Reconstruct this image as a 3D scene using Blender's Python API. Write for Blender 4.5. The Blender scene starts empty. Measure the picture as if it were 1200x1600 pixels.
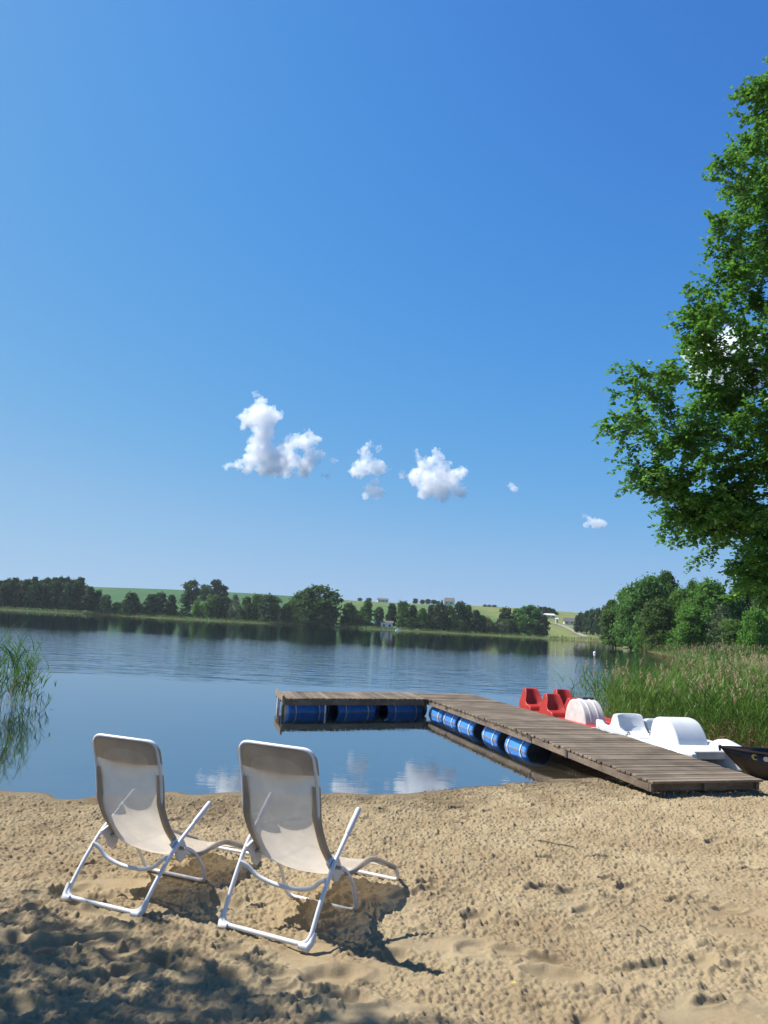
import bpy, math, random
import numpy as np
from mathutils import Vector, Matrix, noise as mnoise
sc = bpy.context.scene
col = sc.collection
R_ = math.radians
rng = np.random.default_rng(7)
random.seed(7)

# ------------------------------------------------------------------ camera
FPX = 1142.0                       # focal length in pixels of the 1200x1600 photograph
EYE = np.array([0.0, 0.0, 2.0])
ROLL = R_(3.0)
PITCH = math.atan(177 * math.cos(ROLL) / FPX)
_f = np.array([0, math.cos(PITCH), math.sin(PITCH)])
_u0 = np.array([0, -math.sin(PITCH), math.cos(PITCH)])
_r0 = np.array([1.0, 0, 0])
_r = math.cos(ROLL) * _r0 + math.sin(ROLL) * _u0
_u = -math.sin(ROLL) * _r0 + math.cos(ROLL) * _u0
cam = bpy.data.cameras.new('camera')
cam.sensor_fit = 'VERTICAL'
cam.sensor_height = 24.0
cam.lens = 24.0 * FPX / 1600
cam.clip_start = 0.05
cam.clip_end = 20000
co = bpy.data.objects.new('camera', cam)
col.objects.link(co)
co.matrix_world = Matrix(((_r[0], _u[0], -_f[0], EYE[0]), (_r[1], _u[1], -_f[1], EYE[1]),
                          (_r[2], _u[2], -_f[2], EYE[2]), (0, 0, 0, 1)))
sc.camera = co

# ------------------------------------------------------------------ light
SUN_AZ = R_(106 + 180)             # compass bearing of the sun from +Y towards +X
SUN_EL = R_(52)
w = bpy.data.worlds.new('World')
sc.world = w
w.use_nodes = True
nt = w.node_tree
nt.nodes.clear()
sky = nt.nodes.new('ShaderNodeTexSky')
sky.sky_type = 'NISHITA'
sky.sun_disc = False
sky.sun_elevation = SUN_EL
sky.sun_rotation = SUN_AZ
sky.altitude = 100
sky.air_density = 1.0
sky.dust_density = 0.6
sky.ozone_density = 2.0
SKY_STRENGTH = 0.12
def _scale(sock, k):
    n = nt.nodes.new('ShaderNodeVectorMath'); n.operation = 'SCALE'; n.inputs['Scale'].default_value = k
    nt.links.new(sock, n.inputs[0]); return n.outputs[0]
cv = nt.nodes.new('ShaderNodeRGBCurve')          # the phone's tone curve for the bright sky
def _curve(i, pts):
    c = cv.mapping.curves[i]
    while len(c.points) < len(pts): c.points.new(.5, .5)
    for p, (x, y) in zip(c.points, pts): p.location = (x, y); p.handle_type = 'AUTO'
_curve(0, [(0, 0), (.08, .036), (.15, .070), (.30, .165), (.48, .28), (1, .39)])
_curve(1, [(0, 0), (.16, .162), (.27, .295), (.42, .40), (.68, .51), (1, .58)])
_curve(2, [(0, 0), (.33, .585), (.48, .73), (.60, .765), (.85, .79), (1, .80)])
cv.mapping.update()
bg = nt.nodes.new('ShaderNodeBackground')
bg.inputs['Strength'].default_value = SKY_STRENGTH * 2 ** -.85
wo = nt.nodes.new('ShaderNodeOutputWorld')
nt.links.new(_scale(sky.outputs[0], SKY_STRENGTH), cv.inputs['Color'])
nt.links.new(_scale(cv.outputs[0], 1 / SKY_STRENGTH), bg.inputs[0])
nt.links.new(bg.outputs[0], wo.inputs[0])
sl = bpy.data.lights.new('sun', 'SUN')
sl.energy = 4.8
sl.angle = R_(0.53)
sl.color = (1.0, 0.97, 0.92)
so = bpy.data.objects.new('sun', sl)
col.objects.link(so)
sd = Vector((math.sin(SUN_AZ) * math.cos(SUN_EL), math.cos(SUN_AZ) * math.cos(SUN_EL), math.sin(SUN_EL)))
so.rotation_euler = sd.to_track_quat('Z', 'Y').to_euler()
sc.view_settings.view_transform = 'Standard'
sc.view_settings.look = 'None'
sc.view_settings.gamma = 1.0
sc.view_settings.exposure = 0.85
sc.cycles.volume_bounces = 12
sc.cycles.max_bounces = 14
sc.cycles.transparent_max_bounces = 16

# ------------------------------------------------------------------ helpers
def ray(x, y):
    return (_f * FPX + _r * (x - 600) - _u * (y - 800)) / FPX
def ground_at(x, y, z=0.0):
    d = ray(x, y)
    return EYE + d * ((z - EYE[2]) / d[2])
def at_depth(x, y, Y):
    d = ray(x, y)
    return EYE + d * (Y / d[1])

def tag(o, label=None, cat=None, group=None, kind=None):
    if label: o['label'] = label
    if cat: o['category'] = cat
    if group: o['group'] = group
    if kind: o['kind'] = kind
    return o
def empty(name, loc=(0, 0, 0), rz=0.0):
    o = bpy.data.objects.new(name, None)
    col.objects.link(o)
    o.location = loc
    o.rotation_euler = (0, 0, rz)
    o.empty_display_size = 0.2
    return o
def link(name, me, mats, parent=None):
    o = bpy.data.objects.new(name, me)
    col.objects.link(o)
    for m in (mats if isinstance(mats, (list, tuple)) else [mats]):
        me.materials.append(m)
    if parent: o.parent = parent
    return o
def copy_tree(o, parent=None):
    c = o.copy()
    col.objects.link(c)
    if parent: c.parent = parent
    for ch in list(o.children): copy_tree(ch, c)
    return c
def big_mesh(name, V, F, smooth=False, mat_idx=None):
    """fast mesh from arrays; F is (M,k) with constant k"""
    me = bpy.data.meshes.new(name)
    V = np.ascontiguousarray(V, dtype=np.float32)
    F = np.ascontiguousarray(F, dtype=np.int32)
    M, k = F.shape
    me.vertices.add(len(V)); me.vertices.foreach_set('co', V.ravel())
    me.loops.add(M * k); me.loops.foreach_set('vertex_index', F.ravel())
    me.polygons.add(M)
    me.polygons.foreach_set('loop_start', np.arange(0, M * k, k, dtype=np.int32))
    me.polygons.foreach_set('loop_total', np.full(M, k, dtype=np.int32))
    if smooth: me.polygons.foreach_set('use_smooth', np.ones(M, dtype=bool))
    if mat_idx is not None: me.polygons.foreach_set('material_index', np.ascontiguousarray(mat_idx, dtype=np.int32))
    me.update(calc_edges=True)
    return me

def smooth_path(P, n=6):
    P = [np.array(p, float) for p in P]
    Q = [2 * P[0] - P[1]] + P + [2 * P[-1] - P[-2]]
    out = []
    for i in range(1, len(Q) - 2):
        a, b, c, d = Q[i - 1:i + 3]
        for k in range(n):
            t = k / n
            out.append(.5 * ((2 * b) + (c - a) * t + (2 * a - 5 * b + 4 * c - d) * t * t + (3 * b - a - 3 * c + d) * t ** 3))
    out.append(P[-1])
    return out
def round_path(P, r=0.05, n=5):
    """polyline with rounded corners"""
    P = [np.array(p, float) for p in P]
    out = [P[0]]
    for i in range(1, len(P) - 1):
        a, b, c = P[i - 1:i + 2]
        l1, l2 = np.linalg.norm(a - b), np.linalg.norm(c - b)
        rr = min(r, l1 * .48, l2 * .48)
        p, q = b + (a - b) / l1 * rr, b + (c - b) / l2 * rr
        for k in range(n + 1):
            t = k / n
            out.append((1 - t) ** 2 * p + 2 * t * (1 - t) * b + t * t * q)
    out.append(P[-1])
    return out

class MB:
    def __init__(s): s.v = []; s.f = []; s.m = []; s.cur = 0
    def add(s, V, F):
        o = len(s.v)
        s.v += [tuple(p) for p in V]
        s.f += [tuple(i + o for i in f) for f in F]
        s.m += [s.cur] * len(F)
        return s
    def tube(s, P, r, n=10, caps=True, flat=None):
        P = [np.array(p, float) for p in P]
        N = len(P)
        rs = r if hasattr(r, '__len__') else [r] * N
        T = []
        for i in range(N):
            t = P[min(i + 1, N - 1)] - P[max(i - 1, 0)]
            T.append(t / (np.linalg.norm(t) + 1e-12))
        ref = np.array([0, 0, 1.0]) if abs(T[0][2]) < .9 else np.array([1.0, 0, 0])
        a = np.cross(T[0], ref); a /= np.linalg.norm(a)
        V, F = [], []
        for i in range(N):
            a = a - T[i] * (a @ T[i]); a /= np.linalg.norm(a)
            b = np.cross(T[i], a)
            for k in range(n):
                th = 2 * math.pi * k / n
                V.append(P[i] + rs[i] * (a * math.cos(th) + b * math.sin(th)))
        for i in range(N - 1):
            for k in range(n):
                k2 = (k + 1) % n
                F.append((i * n + k, i * n + k2, (i + 1) * n + k2, (i + 1) * n + k))
        if caps:
            F.append(tuple(reversed(range(n))))
            F.append(tuple((N - 1) * n + k for k in range(n)))
        return s.add(V, F)
    def box(s, c, size, ax=None):
        c = np.array(c, float)
        A = np.eye(3) if ax is None else np.array(ax, float)
        h = np.array(size, float) / 2
        V = [c + A[0] * (sx * h[0]) + A[1] * (sy * h[1]) + A[2] * (sz * h[2])
             for sx in (-1, 1) for sy in (-1, 1) for sz in (-1, 1)]
        F = [(0, 1, 3, 2), (4, 6, 7, 5), (0, 4, 5, 1), (2, 3, 7, 6), (0, 2, 6, 4), (1, 5, 7, 3)]
        return s.add(V, F)
    def loft(s, rings, caps=True, closed=True):
        n = len(rings[0]); V = [p for r in rings for p in r]; F = []
        for i in range(len(rings) - 1):
            for k in range(n if closed else n - 1):
                k2 = (k + 1) % n
                F.append((i * n + k, i * n + k2, (i + 1) * n + k2, (i + 1) * n + k))
        if caps and closed:
            F.append(tuple(reversed(range(n))))
            F.append(tuple((len(rings) - 1) * n + k for k in range(n)))
        return s.add(V, F)
    def prism(s, prof, y0, y1):
        """profile of (x, z) extruded along y"""
        return s.loft([[(x, y0, z) for x, z in prof], [(x, y1, z) for x, z in prof]])
    def build(s, name, mats, parent=None, smooth=True, bevel=0.0, subsurf=0, seg=2, angle=40):
        me = bpy.data.meshes.new(name)
        me.from_pydata([tuple(map(float, p)) for p in s.v], [], s.f)
        me.polygons.foreach_set('material_index', s.m)
        if smooth: me.polygons.foreach_set('use_smooth', [True] * len(s.f))
        me.update()
        import bmesh
        bm = bmesh.new(); bm.from_mesh(me)
        bmesh.ops.recalc_face_normals(bm, faces=bm.faces)
        bm.to_mesh(me); bm.free()
        o = link(name, me, mats, parent)
        if bevel:
            b = o.modifiers.new('bevel', 'BEVEL'); b.width = bevel; b.segments = seg; b.limit_method = 'ANGLE'; b.angle_limit = R_(35)
        if subsurf:
            m = o.modifiers.new('sub', 'SUBSURF'); m.levels = m.render_levels = subsurf
        if smooth and not subsurf:
            try: me.set_sharp_from_angle(angle=R_(angle))
            except Exception: pass
        return o

# ------------------------------------------------------------------ materials
def newmat(name):
    m = bpy.data.materials.new(name); m.use_nodes = True
    t = m.node_tree; t.nodes.clear()
    out = t.nodes.new('ShaderNodeOutputMaterial')
    return m, t, out
def N(t, typ, **kw):
    n = t.nodes.new('ShaderNode' + typ)
    for k, v in kw.items():
        if k in n.inputs: n.inputs[k].default_value = v
        else: setattr(n, k, v)
    return n
def ramp(t, fac, stops):
    r = t.nodes.new('ShaderNodeValToRGB')
    el = r.color_ramp.elements
    while len(el) < len(stops): el.new(0.5)
    for e, (p, c) in zip(el, stops):
        e.position = p; e.color = (c[0], c[1], c[2], 1) if hasattr(c, '__len__') else (c, c, c, 1)
    t.links.new(fac, r.inputs[0])
    return r
def pmat(name, c, rough=.5, var=.15, scale=8, bump=0.0, bscale=60, metal=0.0, spec=.5, coords='Object', stretch=(1, 1, 1), c2=None, sub=0.0):
    m, t, out = newmat(name)
    p = N(t, 'BsdfPrincipled', Roughness=rough, Metallic=metal)
    p.inputs['Specular IOR Level'].default_value = spec
    tc = N(t, 'TexCoord'); mp = N(t, 'Mapping'); mp.inputs['Scale'].default_value = stretch
    t.links.new(tc.outputs[coords], mp.inputs[0])
    nz = N(t, 'TexNoise', Scale=scale, Detail=6.0, Roughness=.6)
    t.links.new(mp.outputs[0], nz.inputs['Vector'])
    a = [x * (1 - var) for x in c]; b = c2 if c2 else [min(1, x * (1 + var)) for x in c]
    r = ramp(t, nz.outputs[0], [(.3, a), (.7, b)])
    t.links.new(r.outputs[0], p.inputs['Base Color'])
    if bump:
        n2 = N(t, 'TexNoise', Scale=bscale, Detail=4.0)
        t.links.new(mp.outputs[0], n2.inputs['Vector'])
        bp = N(t, 'Bump', Strength=bump, Distance=.01)
        t.links.new(n2.outputs[0], bp.inputs['Height'])
        t.links.new(bp.outputs[0], p.inputs['Normal'])
    t.links.new(p.outputs[0], out.inputs[0])
    return m
def leafmat(name, c, c2, trans=.35, scale=1.5, rough=.6, rnd=True, spec=.12):
    m, t, out = newmat(name)
    tc = N(t, 'TexCoord')
    nz = N(t, 'TexNoise', Scale=scale, Detail=3.0)
    t.links.new(tc.outputs['Object'], nz.inputs['Vector'])
    r = ramp(t, nz.outputs[0], [(.3, c), (.7, c2)])
    src = r.outputs[0]
    if rnd:
        gi = N(t, 'NewGeometry'); h = N(t, 'HueSaturation')
        mm = N(t, 'MapRange'); mm.inputs['To Min'].default_value = .72; mm.inputs['To Max'].default_value = 1.28
        t.links.new(gi.outputs['Random Per Island'], mm.inputs[0])
        oi = N(t, 'ObjectInfo'); m3 = N(t, 'MapRange'); m3.inputs['To Min'].default_value = .485; m3.inputs['To Max'].default_value = .515
        t.links.new(oi.outputs['Random'], m3.inputs[0]); t.links.new(m3.outputs[0], h.inputs['Hue'])
        m5 = N(t, 'MapRange'); m5.inputs['To Min'].default_value = .78; m5.inputs['To Max'].default_value = 1.3
        sn = N(t, 'Math', operation='FRACT'); s7 = N(t, 'Math', operation='MULTIPLY'); s7.inputs[1].default_value = 7.31
        t.links.new(oi.outputs['Random'], s7.inputs[0]); t.links.new(s7.outputs[0], sn.inputs[0]); t.links.new(sn.outputs[0], m5.inputs[0])
        mv = N(t, 'Math', operation='MULTIPLY'); t.links.new(mm.outputs[0], mv.inputs[0]); t.links.new(m5.outputs[0], mv.inputs[1])
        t.links.new(mv.outputs[0], h.inputs['Value']); t.links.new(src, h.inputs['Color'])
        src = h.outputs[0]
    p = N(t, 'BsdfPrincipled', Roughness=rough); p.inputs['Specular IOR Level'].default_value = spec
    tr = N(t, 'BsdfTranslucent'); mx = N(t, 'MixShader'); mx.inputs[0].default_value = trans
    h2 = N(t, 'HueSaturation'); h2.inputs['Value'].default_value = 1.5; h2.inputs['Hue'].default_value = .492
    t.links.new(src, h2.inputs['Color'])
    t.links.new(src, p.inputs['Base Color']); t.links.new(h2.outputs[0], tr.inputs[0])
    t.links.new(p.outputs[0], mx.inputs[1]); t.links.new(tr.outputs[0], mx.inputs[2])
    t.links.new(mx.outputs[0], out.inputs[0])
    return m

M = {}
def make_sand():
    m, t, out = newmat('sand')
    p = N(t, 'BsdfPrincipled', Roughness=.95); p.inputs['Specular IOR Level'].default_value = .15
    g = N(t, 'NewGeometry')
    big = N(t, 'TexNoise', Scale=1.6, Detail=5.0, Roughness=.6); t.links.new(g.outputs['Position'], big.inputs['Vector'])
    fine = N(t, 'TexNoise', Scale=260.0, Detail=3.0, Roughness=.7); t.links.new(g.outputs['Position'], fine.inputs['Vector'])
    r1 = ramp(t, big.outputs[0], [(.32, (.262, .195, .112)), (.68, (.362, .286, .172))])
    r2 = ramp(t, fine.outputs[0], [(.30, (.62, .58, .54)), (.5, (.97, .97, .97)), (.72, (1.16, 1.14, 1.1))])
    mu = N(t, 'MixRGB', blend_type='MULTIPLY'); mu.inputs[0].default_value = 1.0
    t.links.new(r1.outputs[0], mu.inputs[1]); t.links.new(r2.outputs[0], mu.inputs[2])
    # dark wet band at the waterline
    sx = N(t, 'SeparateXYZ'); t.links.new(g.outputs['Position'], sx.inputs[0])
    wn = N(t, 'TexNoise', Scale=3.0, Detail=4.0); t.links.new(g.outputs['Position'], wn.inputs['Vector'])
    ad = N(t, 'Math', operation='MULTIPLY_ADD'); t.links.new(wn.outputs[0], ad.inputs[0]); ad.inputs[1].default_value = -.05; t.links.new(sx.outputs[2], ad.inputs[2])
    mr = N(t, 'MapRange'); mr.inputs['From Min'].default_value = -.020; mr.inputs['From Max'].default_value = .045
    mr.inputs['To Min'].default_value = .42; mr.inputs['To Max'].default_value = 1.0
    t.links.new(ad.outputs[0], mr.inputs[0])
    m2 = N(t, 'MixRGB', blend_type='MULTIPLY'); m2.inputs[0].default_value = 1.0
    t.links.new(mu.outputs[0], m2.inputs[1]); t.links.new(mr.outputs[0], m2.inputs[2])
    t.links.new(m2.outputs[0], p.inputs['Base Color'])
    n2 = N(t, 'TexNoise', Scale=150.0, Detail=5.0, Roughness=.75); t.links.new(g.outputs['Position'], n2.inputs['Vector'])
    bp = N(t, 'Bump', Strength=.9, Distance=.008)
    t.links.new(n2.outputs[0], bp.inputs['Height']); t.links.new(bp.outputs[0], p.inputs['Normal'])
    t.links.new(p.outputs[0], out.inputs[0])
    return m
M['sand'] = make_sand()

def make_land():
    m, t, out = newmat('land')
    p = N(t, 'BsdfPrincipled', Roughness=.95); p.inputs['Specular IOR Level'].default_value = .1
    g = N(t, 'NewGeometry'); sx = N(t, 'SeparateXYZ'); t.links.new(g.outputs['Position'], sx.inputs[0])
    # field strips on the hills
    mp = N(t, 'Mapping'); mp.inputs['Rotation'].default_value = (0, 0, .25); mp.inputs['Scale'].default_value = (.006, .011, 0)
    t.links.new(g.outputs['Position'], mp.inputs[0])
    vo = N(t, 'TexVoronoi', Scale=1.0); t.links.new(mp.outputs[0], vo.inputs['Vector'])
    sp = N(t, 'SeparateColor'); t.links.new(vo.outputs['Color'], sp.inputs[0])
    fr = ramp(t, sp.outputs[0], [(0, (.045, .095, .030)), (.35, (.060, .125, .034)), (.6, (.075, .125, .036)), (.8, (.105, .135, .045)), (1, (.09, .125, .042))])
    # the left hillside is one even green field, the right slope is mown yellow-green
    lf = N(t, 'MapRange'); lf.inputs['From Min'].default_value = -60.; lf.inputs['From Max'].default_value = -20.
    t.links.new(sx.outputs[0], lf.inputs[0])
    ml = N(t, 'MixRGB'); t.links.new(lf.outputs[0], ml.inputs[0]); ml.inputs[1].default_value = (.043, .098, .036, 1); t.links.new(fr.outputs[0], ml.inputs[2])
    rf = N(t, 'MapRange'); rf.inputs['From Min'].default_value = 72.; rf.inputs['From Max'].default_value = 84.
    t.links.new(sx.outputs[0], rf.inputs[0])
    m3 = N(t, 'MixRGB'); t.links.new(rf.outputs[0], m3.inputs[0]); t.links.new(ml.outputs[0], m3.inputs[1]); m3.inputs[2].default_value = (.135, .155, .050, 1)
    no = N(t, 'TexNoise', Scale=.09, Detail=8.0, Roughness=.65); t.links.new(g.outputs['Position'], no.inputs['Vector'])
    nr = ramp(t, no.outputs[0], [(.3, .72), (.7, 1.25)])
    m4 = N(t, 'MixRGB', blend_type='MULTIPLY'); m4.inputs[0].default_value = 1; t.links.new(m3.outputs[0], m4.inputs[1]); t.links.new(nr.outputs[0], m4.inputs[2])
    # lake bed and beach: sand colours below the grass line
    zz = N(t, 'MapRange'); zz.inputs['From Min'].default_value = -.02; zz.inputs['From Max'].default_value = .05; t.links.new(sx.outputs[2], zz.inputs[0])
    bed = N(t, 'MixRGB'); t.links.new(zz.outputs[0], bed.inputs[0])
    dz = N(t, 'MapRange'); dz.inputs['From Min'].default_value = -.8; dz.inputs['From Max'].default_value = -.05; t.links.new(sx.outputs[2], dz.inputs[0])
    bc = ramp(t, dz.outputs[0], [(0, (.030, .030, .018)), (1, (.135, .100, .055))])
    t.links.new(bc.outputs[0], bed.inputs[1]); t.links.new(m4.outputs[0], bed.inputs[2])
    ny = N(t, 'MapRange'); ny.inputs['From Min'].default_value = 12.5; ny.inputs['From Max'].default_value = 15.; t.links.new(sx.outputs[1], ny.inputs[0])
    m5 = N(t, 'MixRGB'); t.links.new(ny.outputs[0], m5.inputs[0]); m5.inputs[1].default_value = (.30, .23, .14, 1); t.links.new(bed.outputs[0], m5.inputs[2])
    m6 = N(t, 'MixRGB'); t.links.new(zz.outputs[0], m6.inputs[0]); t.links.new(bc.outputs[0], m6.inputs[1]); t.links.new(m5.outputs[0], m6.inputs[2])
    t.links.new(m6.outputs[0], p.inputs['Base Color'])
    t.links.new(p.outputs[0], out.inputs[0])
    return m
M['land'] = make_land()

def make_water():
    m, t, out = newmat('water')
    g = N(t, 'NewGeometry'); sx = N(t, 'SeparateXYZ'); t.links.new(g.outputs['Position'], sx.inputs[0])
    def noise_bump(scale, sc3, dist, strength_sock, prev=None, detail=3.0):
        mp = N(t, 'Mapping'); mp.inputs['Scale'].default_value = sc3; t.links.new(g.outputs['Position'], mp.inputs[0])
        n = N(t, 'TexNoise', Scale=scale, Detail=detail, Roughness=.55, Distortion=.6); t.links.new(mp.outputs[0], n.inputs['Vector'])
        b = N(t, 'Bump', Distance=dist); t.links.new(n.outputs[0], b.inputs['Height'])
        if hasattr(strength_sock, 'is_linked'): t.links.new(strength_sock, b.inputs['Strength'])
        else: b.inputs['Strength'].default_value = strength_sock
        if prev: t.links.new(prev.outputs[0], b.inputs['Normal'])
        return b
    # wind patches: calm by the beach, ruffled from ~24 m out, streaks far away
    mp = N(t, 'Mapping'); mp.inputs['Scale'].default_value = (.010, .055, 0); t.links.new(g.outputs['Position'], mp.inputs[0])
    pn = N(t, 'TexNoise', Scale=1.0, Detail=4.0, Distortion=.8); t.links.new(mp.outputs[0], pn.inputs['Vector'])
    pr = ramp(t, pn.outputs[0], [(.40, .10), (.62, 1.0)])
    en = N(t, 'TexNoise', Scale=.5, Detail=3.0); t.links.new(g.outputs['Position'], en.inputs['Vector'])
    ya = N(t, 'Math', operation='MULTIPLY_ADD'); t.links.new(en.outputs[0], ya.inputs[0]); ya.inputs[1].default_value = 2.0; t.links.new(sx.outputs[1], ya.inputs[2])
    y0 = N(t, 'MapRange'); y0.inputs['From Min'].default_value = 23.5; y0.inputs['From Max'].default_value = 25.5; t.links.new(ya.outputs[0], y0.inputs[0])
    y1 = N(t, 'MapRange'); y1.inputs['From Min'].default_value = 32.; y1.inputs['From Max'].default_value = 75.; y1.inputs['To Min'].default_value = 1.; y1.inputs['To Max'].default_value = .06; t.links.new(sx.outputs[1], y1.inputs[0])
    near = N(t, 'Math', operation='MULTIPLY'); t.links.new(y0.outputs[0], near.inputs[0]); t.links.new(y1.outputs[0], near.inputs[1])
    far = N(t, 'MapRange'); far.inputs['From Min'].default_value = 40.; far.inputs['From Max'].default_value = 110.; t.links.new(sx.outputs[1], far.inputs[0])
    fp0 = N(t, 'Math', operation='MULTIPLY'); t.links.new(far.outputs[0], fp0.inputs[0]); t.links.new(pr.outputs[0], fp0.inputs[1])
    fp = N(t, 'Math', operation='MULTIPLY'); t.links.new(fp0.outputs[0], fp.inputs[0]); fp.inputs[1].default_value = .17
    mx = N(t, 'Math', operation='MAXIMUM'); t.links.new(near.outputs[0], mx.inputs[0]); t.links.new(fp.outputs[0], mx.inputs[1])
    rs = N(t, 'MapRange'); rs.inputs['To Min'].default_value = .02; rs.inputs['To Max'].default_value = .26; t.links.new(mx.outputs[0], rs.inputs[0])
    b1 = noise_bump(1.0, (1.6, 4.5, 1), .035, rs.outputs[0])
    r2s = N(t, 'MapRange'); r2s.inputs['To Min'].default_value = .012; r2s.inputs['To Max'].default_value = .42; t.links.new(near.outputs[0], r2s.inputs[0])
    b2 = noise_bump(1.0, (.45, 1.25, 1), .10, r2s.outputs[0], b1, 2.0)
    b3 = noise_bump(1.0, (6., 16., 1), .004, .06, b2, 2.0)
    fr = N(t, 'Fresnel', IOR=1.333); t.links.new(b3.outputs[0], fr.inputs['Normal'])
    gl = N(t, 'BsdfGlossy', Roughness=.015); t.links.new(b3.outputs[0], gl.inputs['Normal'])
    tr = N(t, 'BsdfTransparent'); tr.inputs[0].default_value = (.93, .97, .96, 1)
    fo = N(t, 'MapRange'); fo.inputs['To Min'].default_value = .56; t.links.new(fr.outputs[0], fo.inputs[0])
    ms = N(t, 'MixShader'); t.links.new(fo.outputs[0], ms.inputs[0]); t.links.new(tr.outputs[0], ms.inputs[1]); t.links.new(gl.outputs[0], ms.inputs[2])
    t.links.new(ms.outputs[0], out.inputs['Surface'])
    va = t.nodes.new('ShaderNodeVolumePrincipled'); va.inputs['Density'].default_value = .65; va.inputs['Color'].default_value = (.012, .078, .150, 1); va.inputs['Absorption Color'].default_value = (.30, .45, .50, 1)
    t.links.new(va.outputs[0], out.inputs['Volume'])
    return m
M['water'] = make_water()

def make_wood(name, a, b, along=(2.5, 40, 40)):
    m, t, out = newmat(name)
    p = N(t, 'BsdfPrincipled', Roughness=.85); p.inputs['Specular IOR Level'].default_value = .2
    tc = N(t, 'TexCoord'); mp = N(t, 'Mapping'); mp.inputs['Scale'].default_value = along
    t.links.new(tc.outputs['Object'], mp.inputs[0])
    n = N(t, 'TexNoise', Scale=1.0, Detail=8.0, Roughness=.7); t.links.new(mp.outputs[0], n.inputs['Vector'])
    r = ramp(t, n.outputs[0], [(.28, a), (.72, b)])
    g = N(t, 'NewGeometry'); mr = N(t, 'MapRange'); mr.inputs['To Min'].default_value = .62; mr.inputs['To Max'].default_value = 1.3
    t.links.new(g.outputs['Random Per Island'], mr.inputs[0])
    mu = N(t, 'MixRGB', blend_type='MULTIPLY'); mu.inputs[0].default_value = 1; t.links.new(r.outputs[0], mu.inputs[1]); t.links.new(mr.outputs[0], mu.inputs[2])
    st = N(t, 'TexNoise', Scale=2.2, Detail=6.0); t.links.new(tc.outputs['Object'], st.inputs['Vector'])
    sr = ramp(t, st.outputs[0], [(.35, .6), (.6, 1.1)])
    m2 = N(t, 'MixRGB', blend_type='MULTIPLY'); m2.inputs[0].default_value = .8; t.links.new(mu.outputs[0], m2.inputs[1]); t.links.new(sr.outputs[0], m2.inputs[2])
    t.links.new(m2.outputs[0], p.inputs['Base Color'])
    bp = N(t, 'Bump', Strength=.5, Distance=.004); t.links.new(n.outputs[0], bp.inputs['Height']); t.links.new(bp.outputs[0], p.inputs['Normal'])
    t.links.new(p.outputs[0], out.inputs[0])
    return m
M['plank'] = make_wood('weathered_plank', (.095, .070, .048), (.215, .170, .122))
M['beam'] = make_wood('dark_beam', (.075, .055, .04), (.17, .13, .095), (3, 30, 30))
M['white_metal'] = pmat('white_metal', (.60, .59, .58), .35, .05, 30, .08, 200)
M['white_plastic'] = pmat('white_plastic', (.54, .53, .51), .5, .06, 20)
M['gelcoat'] = pmat('white_gelcoat', (.60, .61, .62), .32, .08, 3.5, .04, 30)
M['gelcoat_worn'] = pmat('worn_white_gelcoat', (.54, .49, .46), .45, .18, 6, .08, 30)
M['red'] = pmat('red_plastic', (.36, .026, .016), .4, .18, 5, .05, 30)
M['barrel'] = pmat('blue_barrel', (.036, .185, .56), .38, .14, 7, .05, 30)
def _stain(m):
    t = m.node_tree; p = [n for n in t.nodes if n.type == 'BSDF_PRINCIPLED'][0]; src = p.inputs['Base Color'].links[0].from_socket
    g = N(t, 'NewGeometry'); sx = N(t, 'SeparateXYZ'); t.links.new(g.outputs['Position'], sx.inputs[0])
    nz = N(t, 'TexNoise', Scale=9.0, Detail=5.0); t.links.new(g.outputs['Position'], nz.inputs['Vector'])
    ad = N(t, 'Math', operation='MULTIPLY_ADD'); t.links.new(nz.outputs[0], ad.inputs[0]); ad.inputs[1].default_value = -.09; t.links.new(sx.outputs[2], ad.inputs[2])
    mr = N(t, 'MapRange'); mr.inputs['From Min'].default_value = -.05; mr.inputs['From Max'].default_value = -.01; t.links.new(ad.outputs[0], mr.inputs[0])
    mx = N(t, 'MixRGB'); mx.inputs[1].default_value = (.19, .17, .12, 1); t.links.new(mr.outputs[0], mx.inputs[0]); t.links.new(src, mx.inputs[2]); t.links.new(mx.outputs[0], p.inputs['Base Color'])
_stain(M['barrel'])
M['barrel_lid'] = pmat('barrel_lid', (.012, .018, .035), .5, .3, 7)  # near-black colour paints in the shade on the barrel ends under the deck
M['strap'] = pmat('pale_strap', (.55, .52, .47), .7, .2, 30)
M['dark'] = pmat('dark_steel', (.045, .04, .038), .5, .3, 20, .1, 50)
M['rowboat'] = pmat('dark_paint', (.030, .018, .016), .45, .35, 8, .15, 40)
M['grey_metal'] = pmat('grey_metal', (.30, .30, .30), .35, .1, 20, metal=.6)
M['yellow'] = pmat('yellow_paint', (.45, .38, .08), .5, .3, 60)
M['paint_white'] = pmat('white_paint', (.62, .58, .52), .6, .15, 40)
M['house_wall'] = pmat('pale_render', (.58, .56, .47), .8, .08, .8)
M['roof_dark'] = pmat('dark_roof', (.10, .085, .08), .8, .2, 1.5)
M['roof_teal'] = pmat('teal_roof', (.10, .22, .22), .6, .15, 1.5)
M['bark'] = pmat('bark', (.075, .058, .045), .9, .4, 14, .8, 40, stretch=(1, 1, .25))
M['bark_pale'] = pmat('pale_bark', (.26, .24, .20), .9, .3, 4, .5, 20)
M['straw'] = pmat('straw', (.36, .27, .13), .8, .25, 20)
M['gravel_track'] = pmat('gravel_track', (.22, .20, .15), .95, .12, 1.5)
M['debris'] = pmat('debris', (.10, .065, .035), .9, .5, 6)
M['leaf_alder'] = leafmat('alder_leaf', (.044, .114, .015), (.076, .166, .022), .42, 1.0, .40, spec=.35)
M['leaf_dark'] = leafmat('dark_foliage', (.020, .050, .018), (.044, .085, .026), .22, .25)
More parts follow.
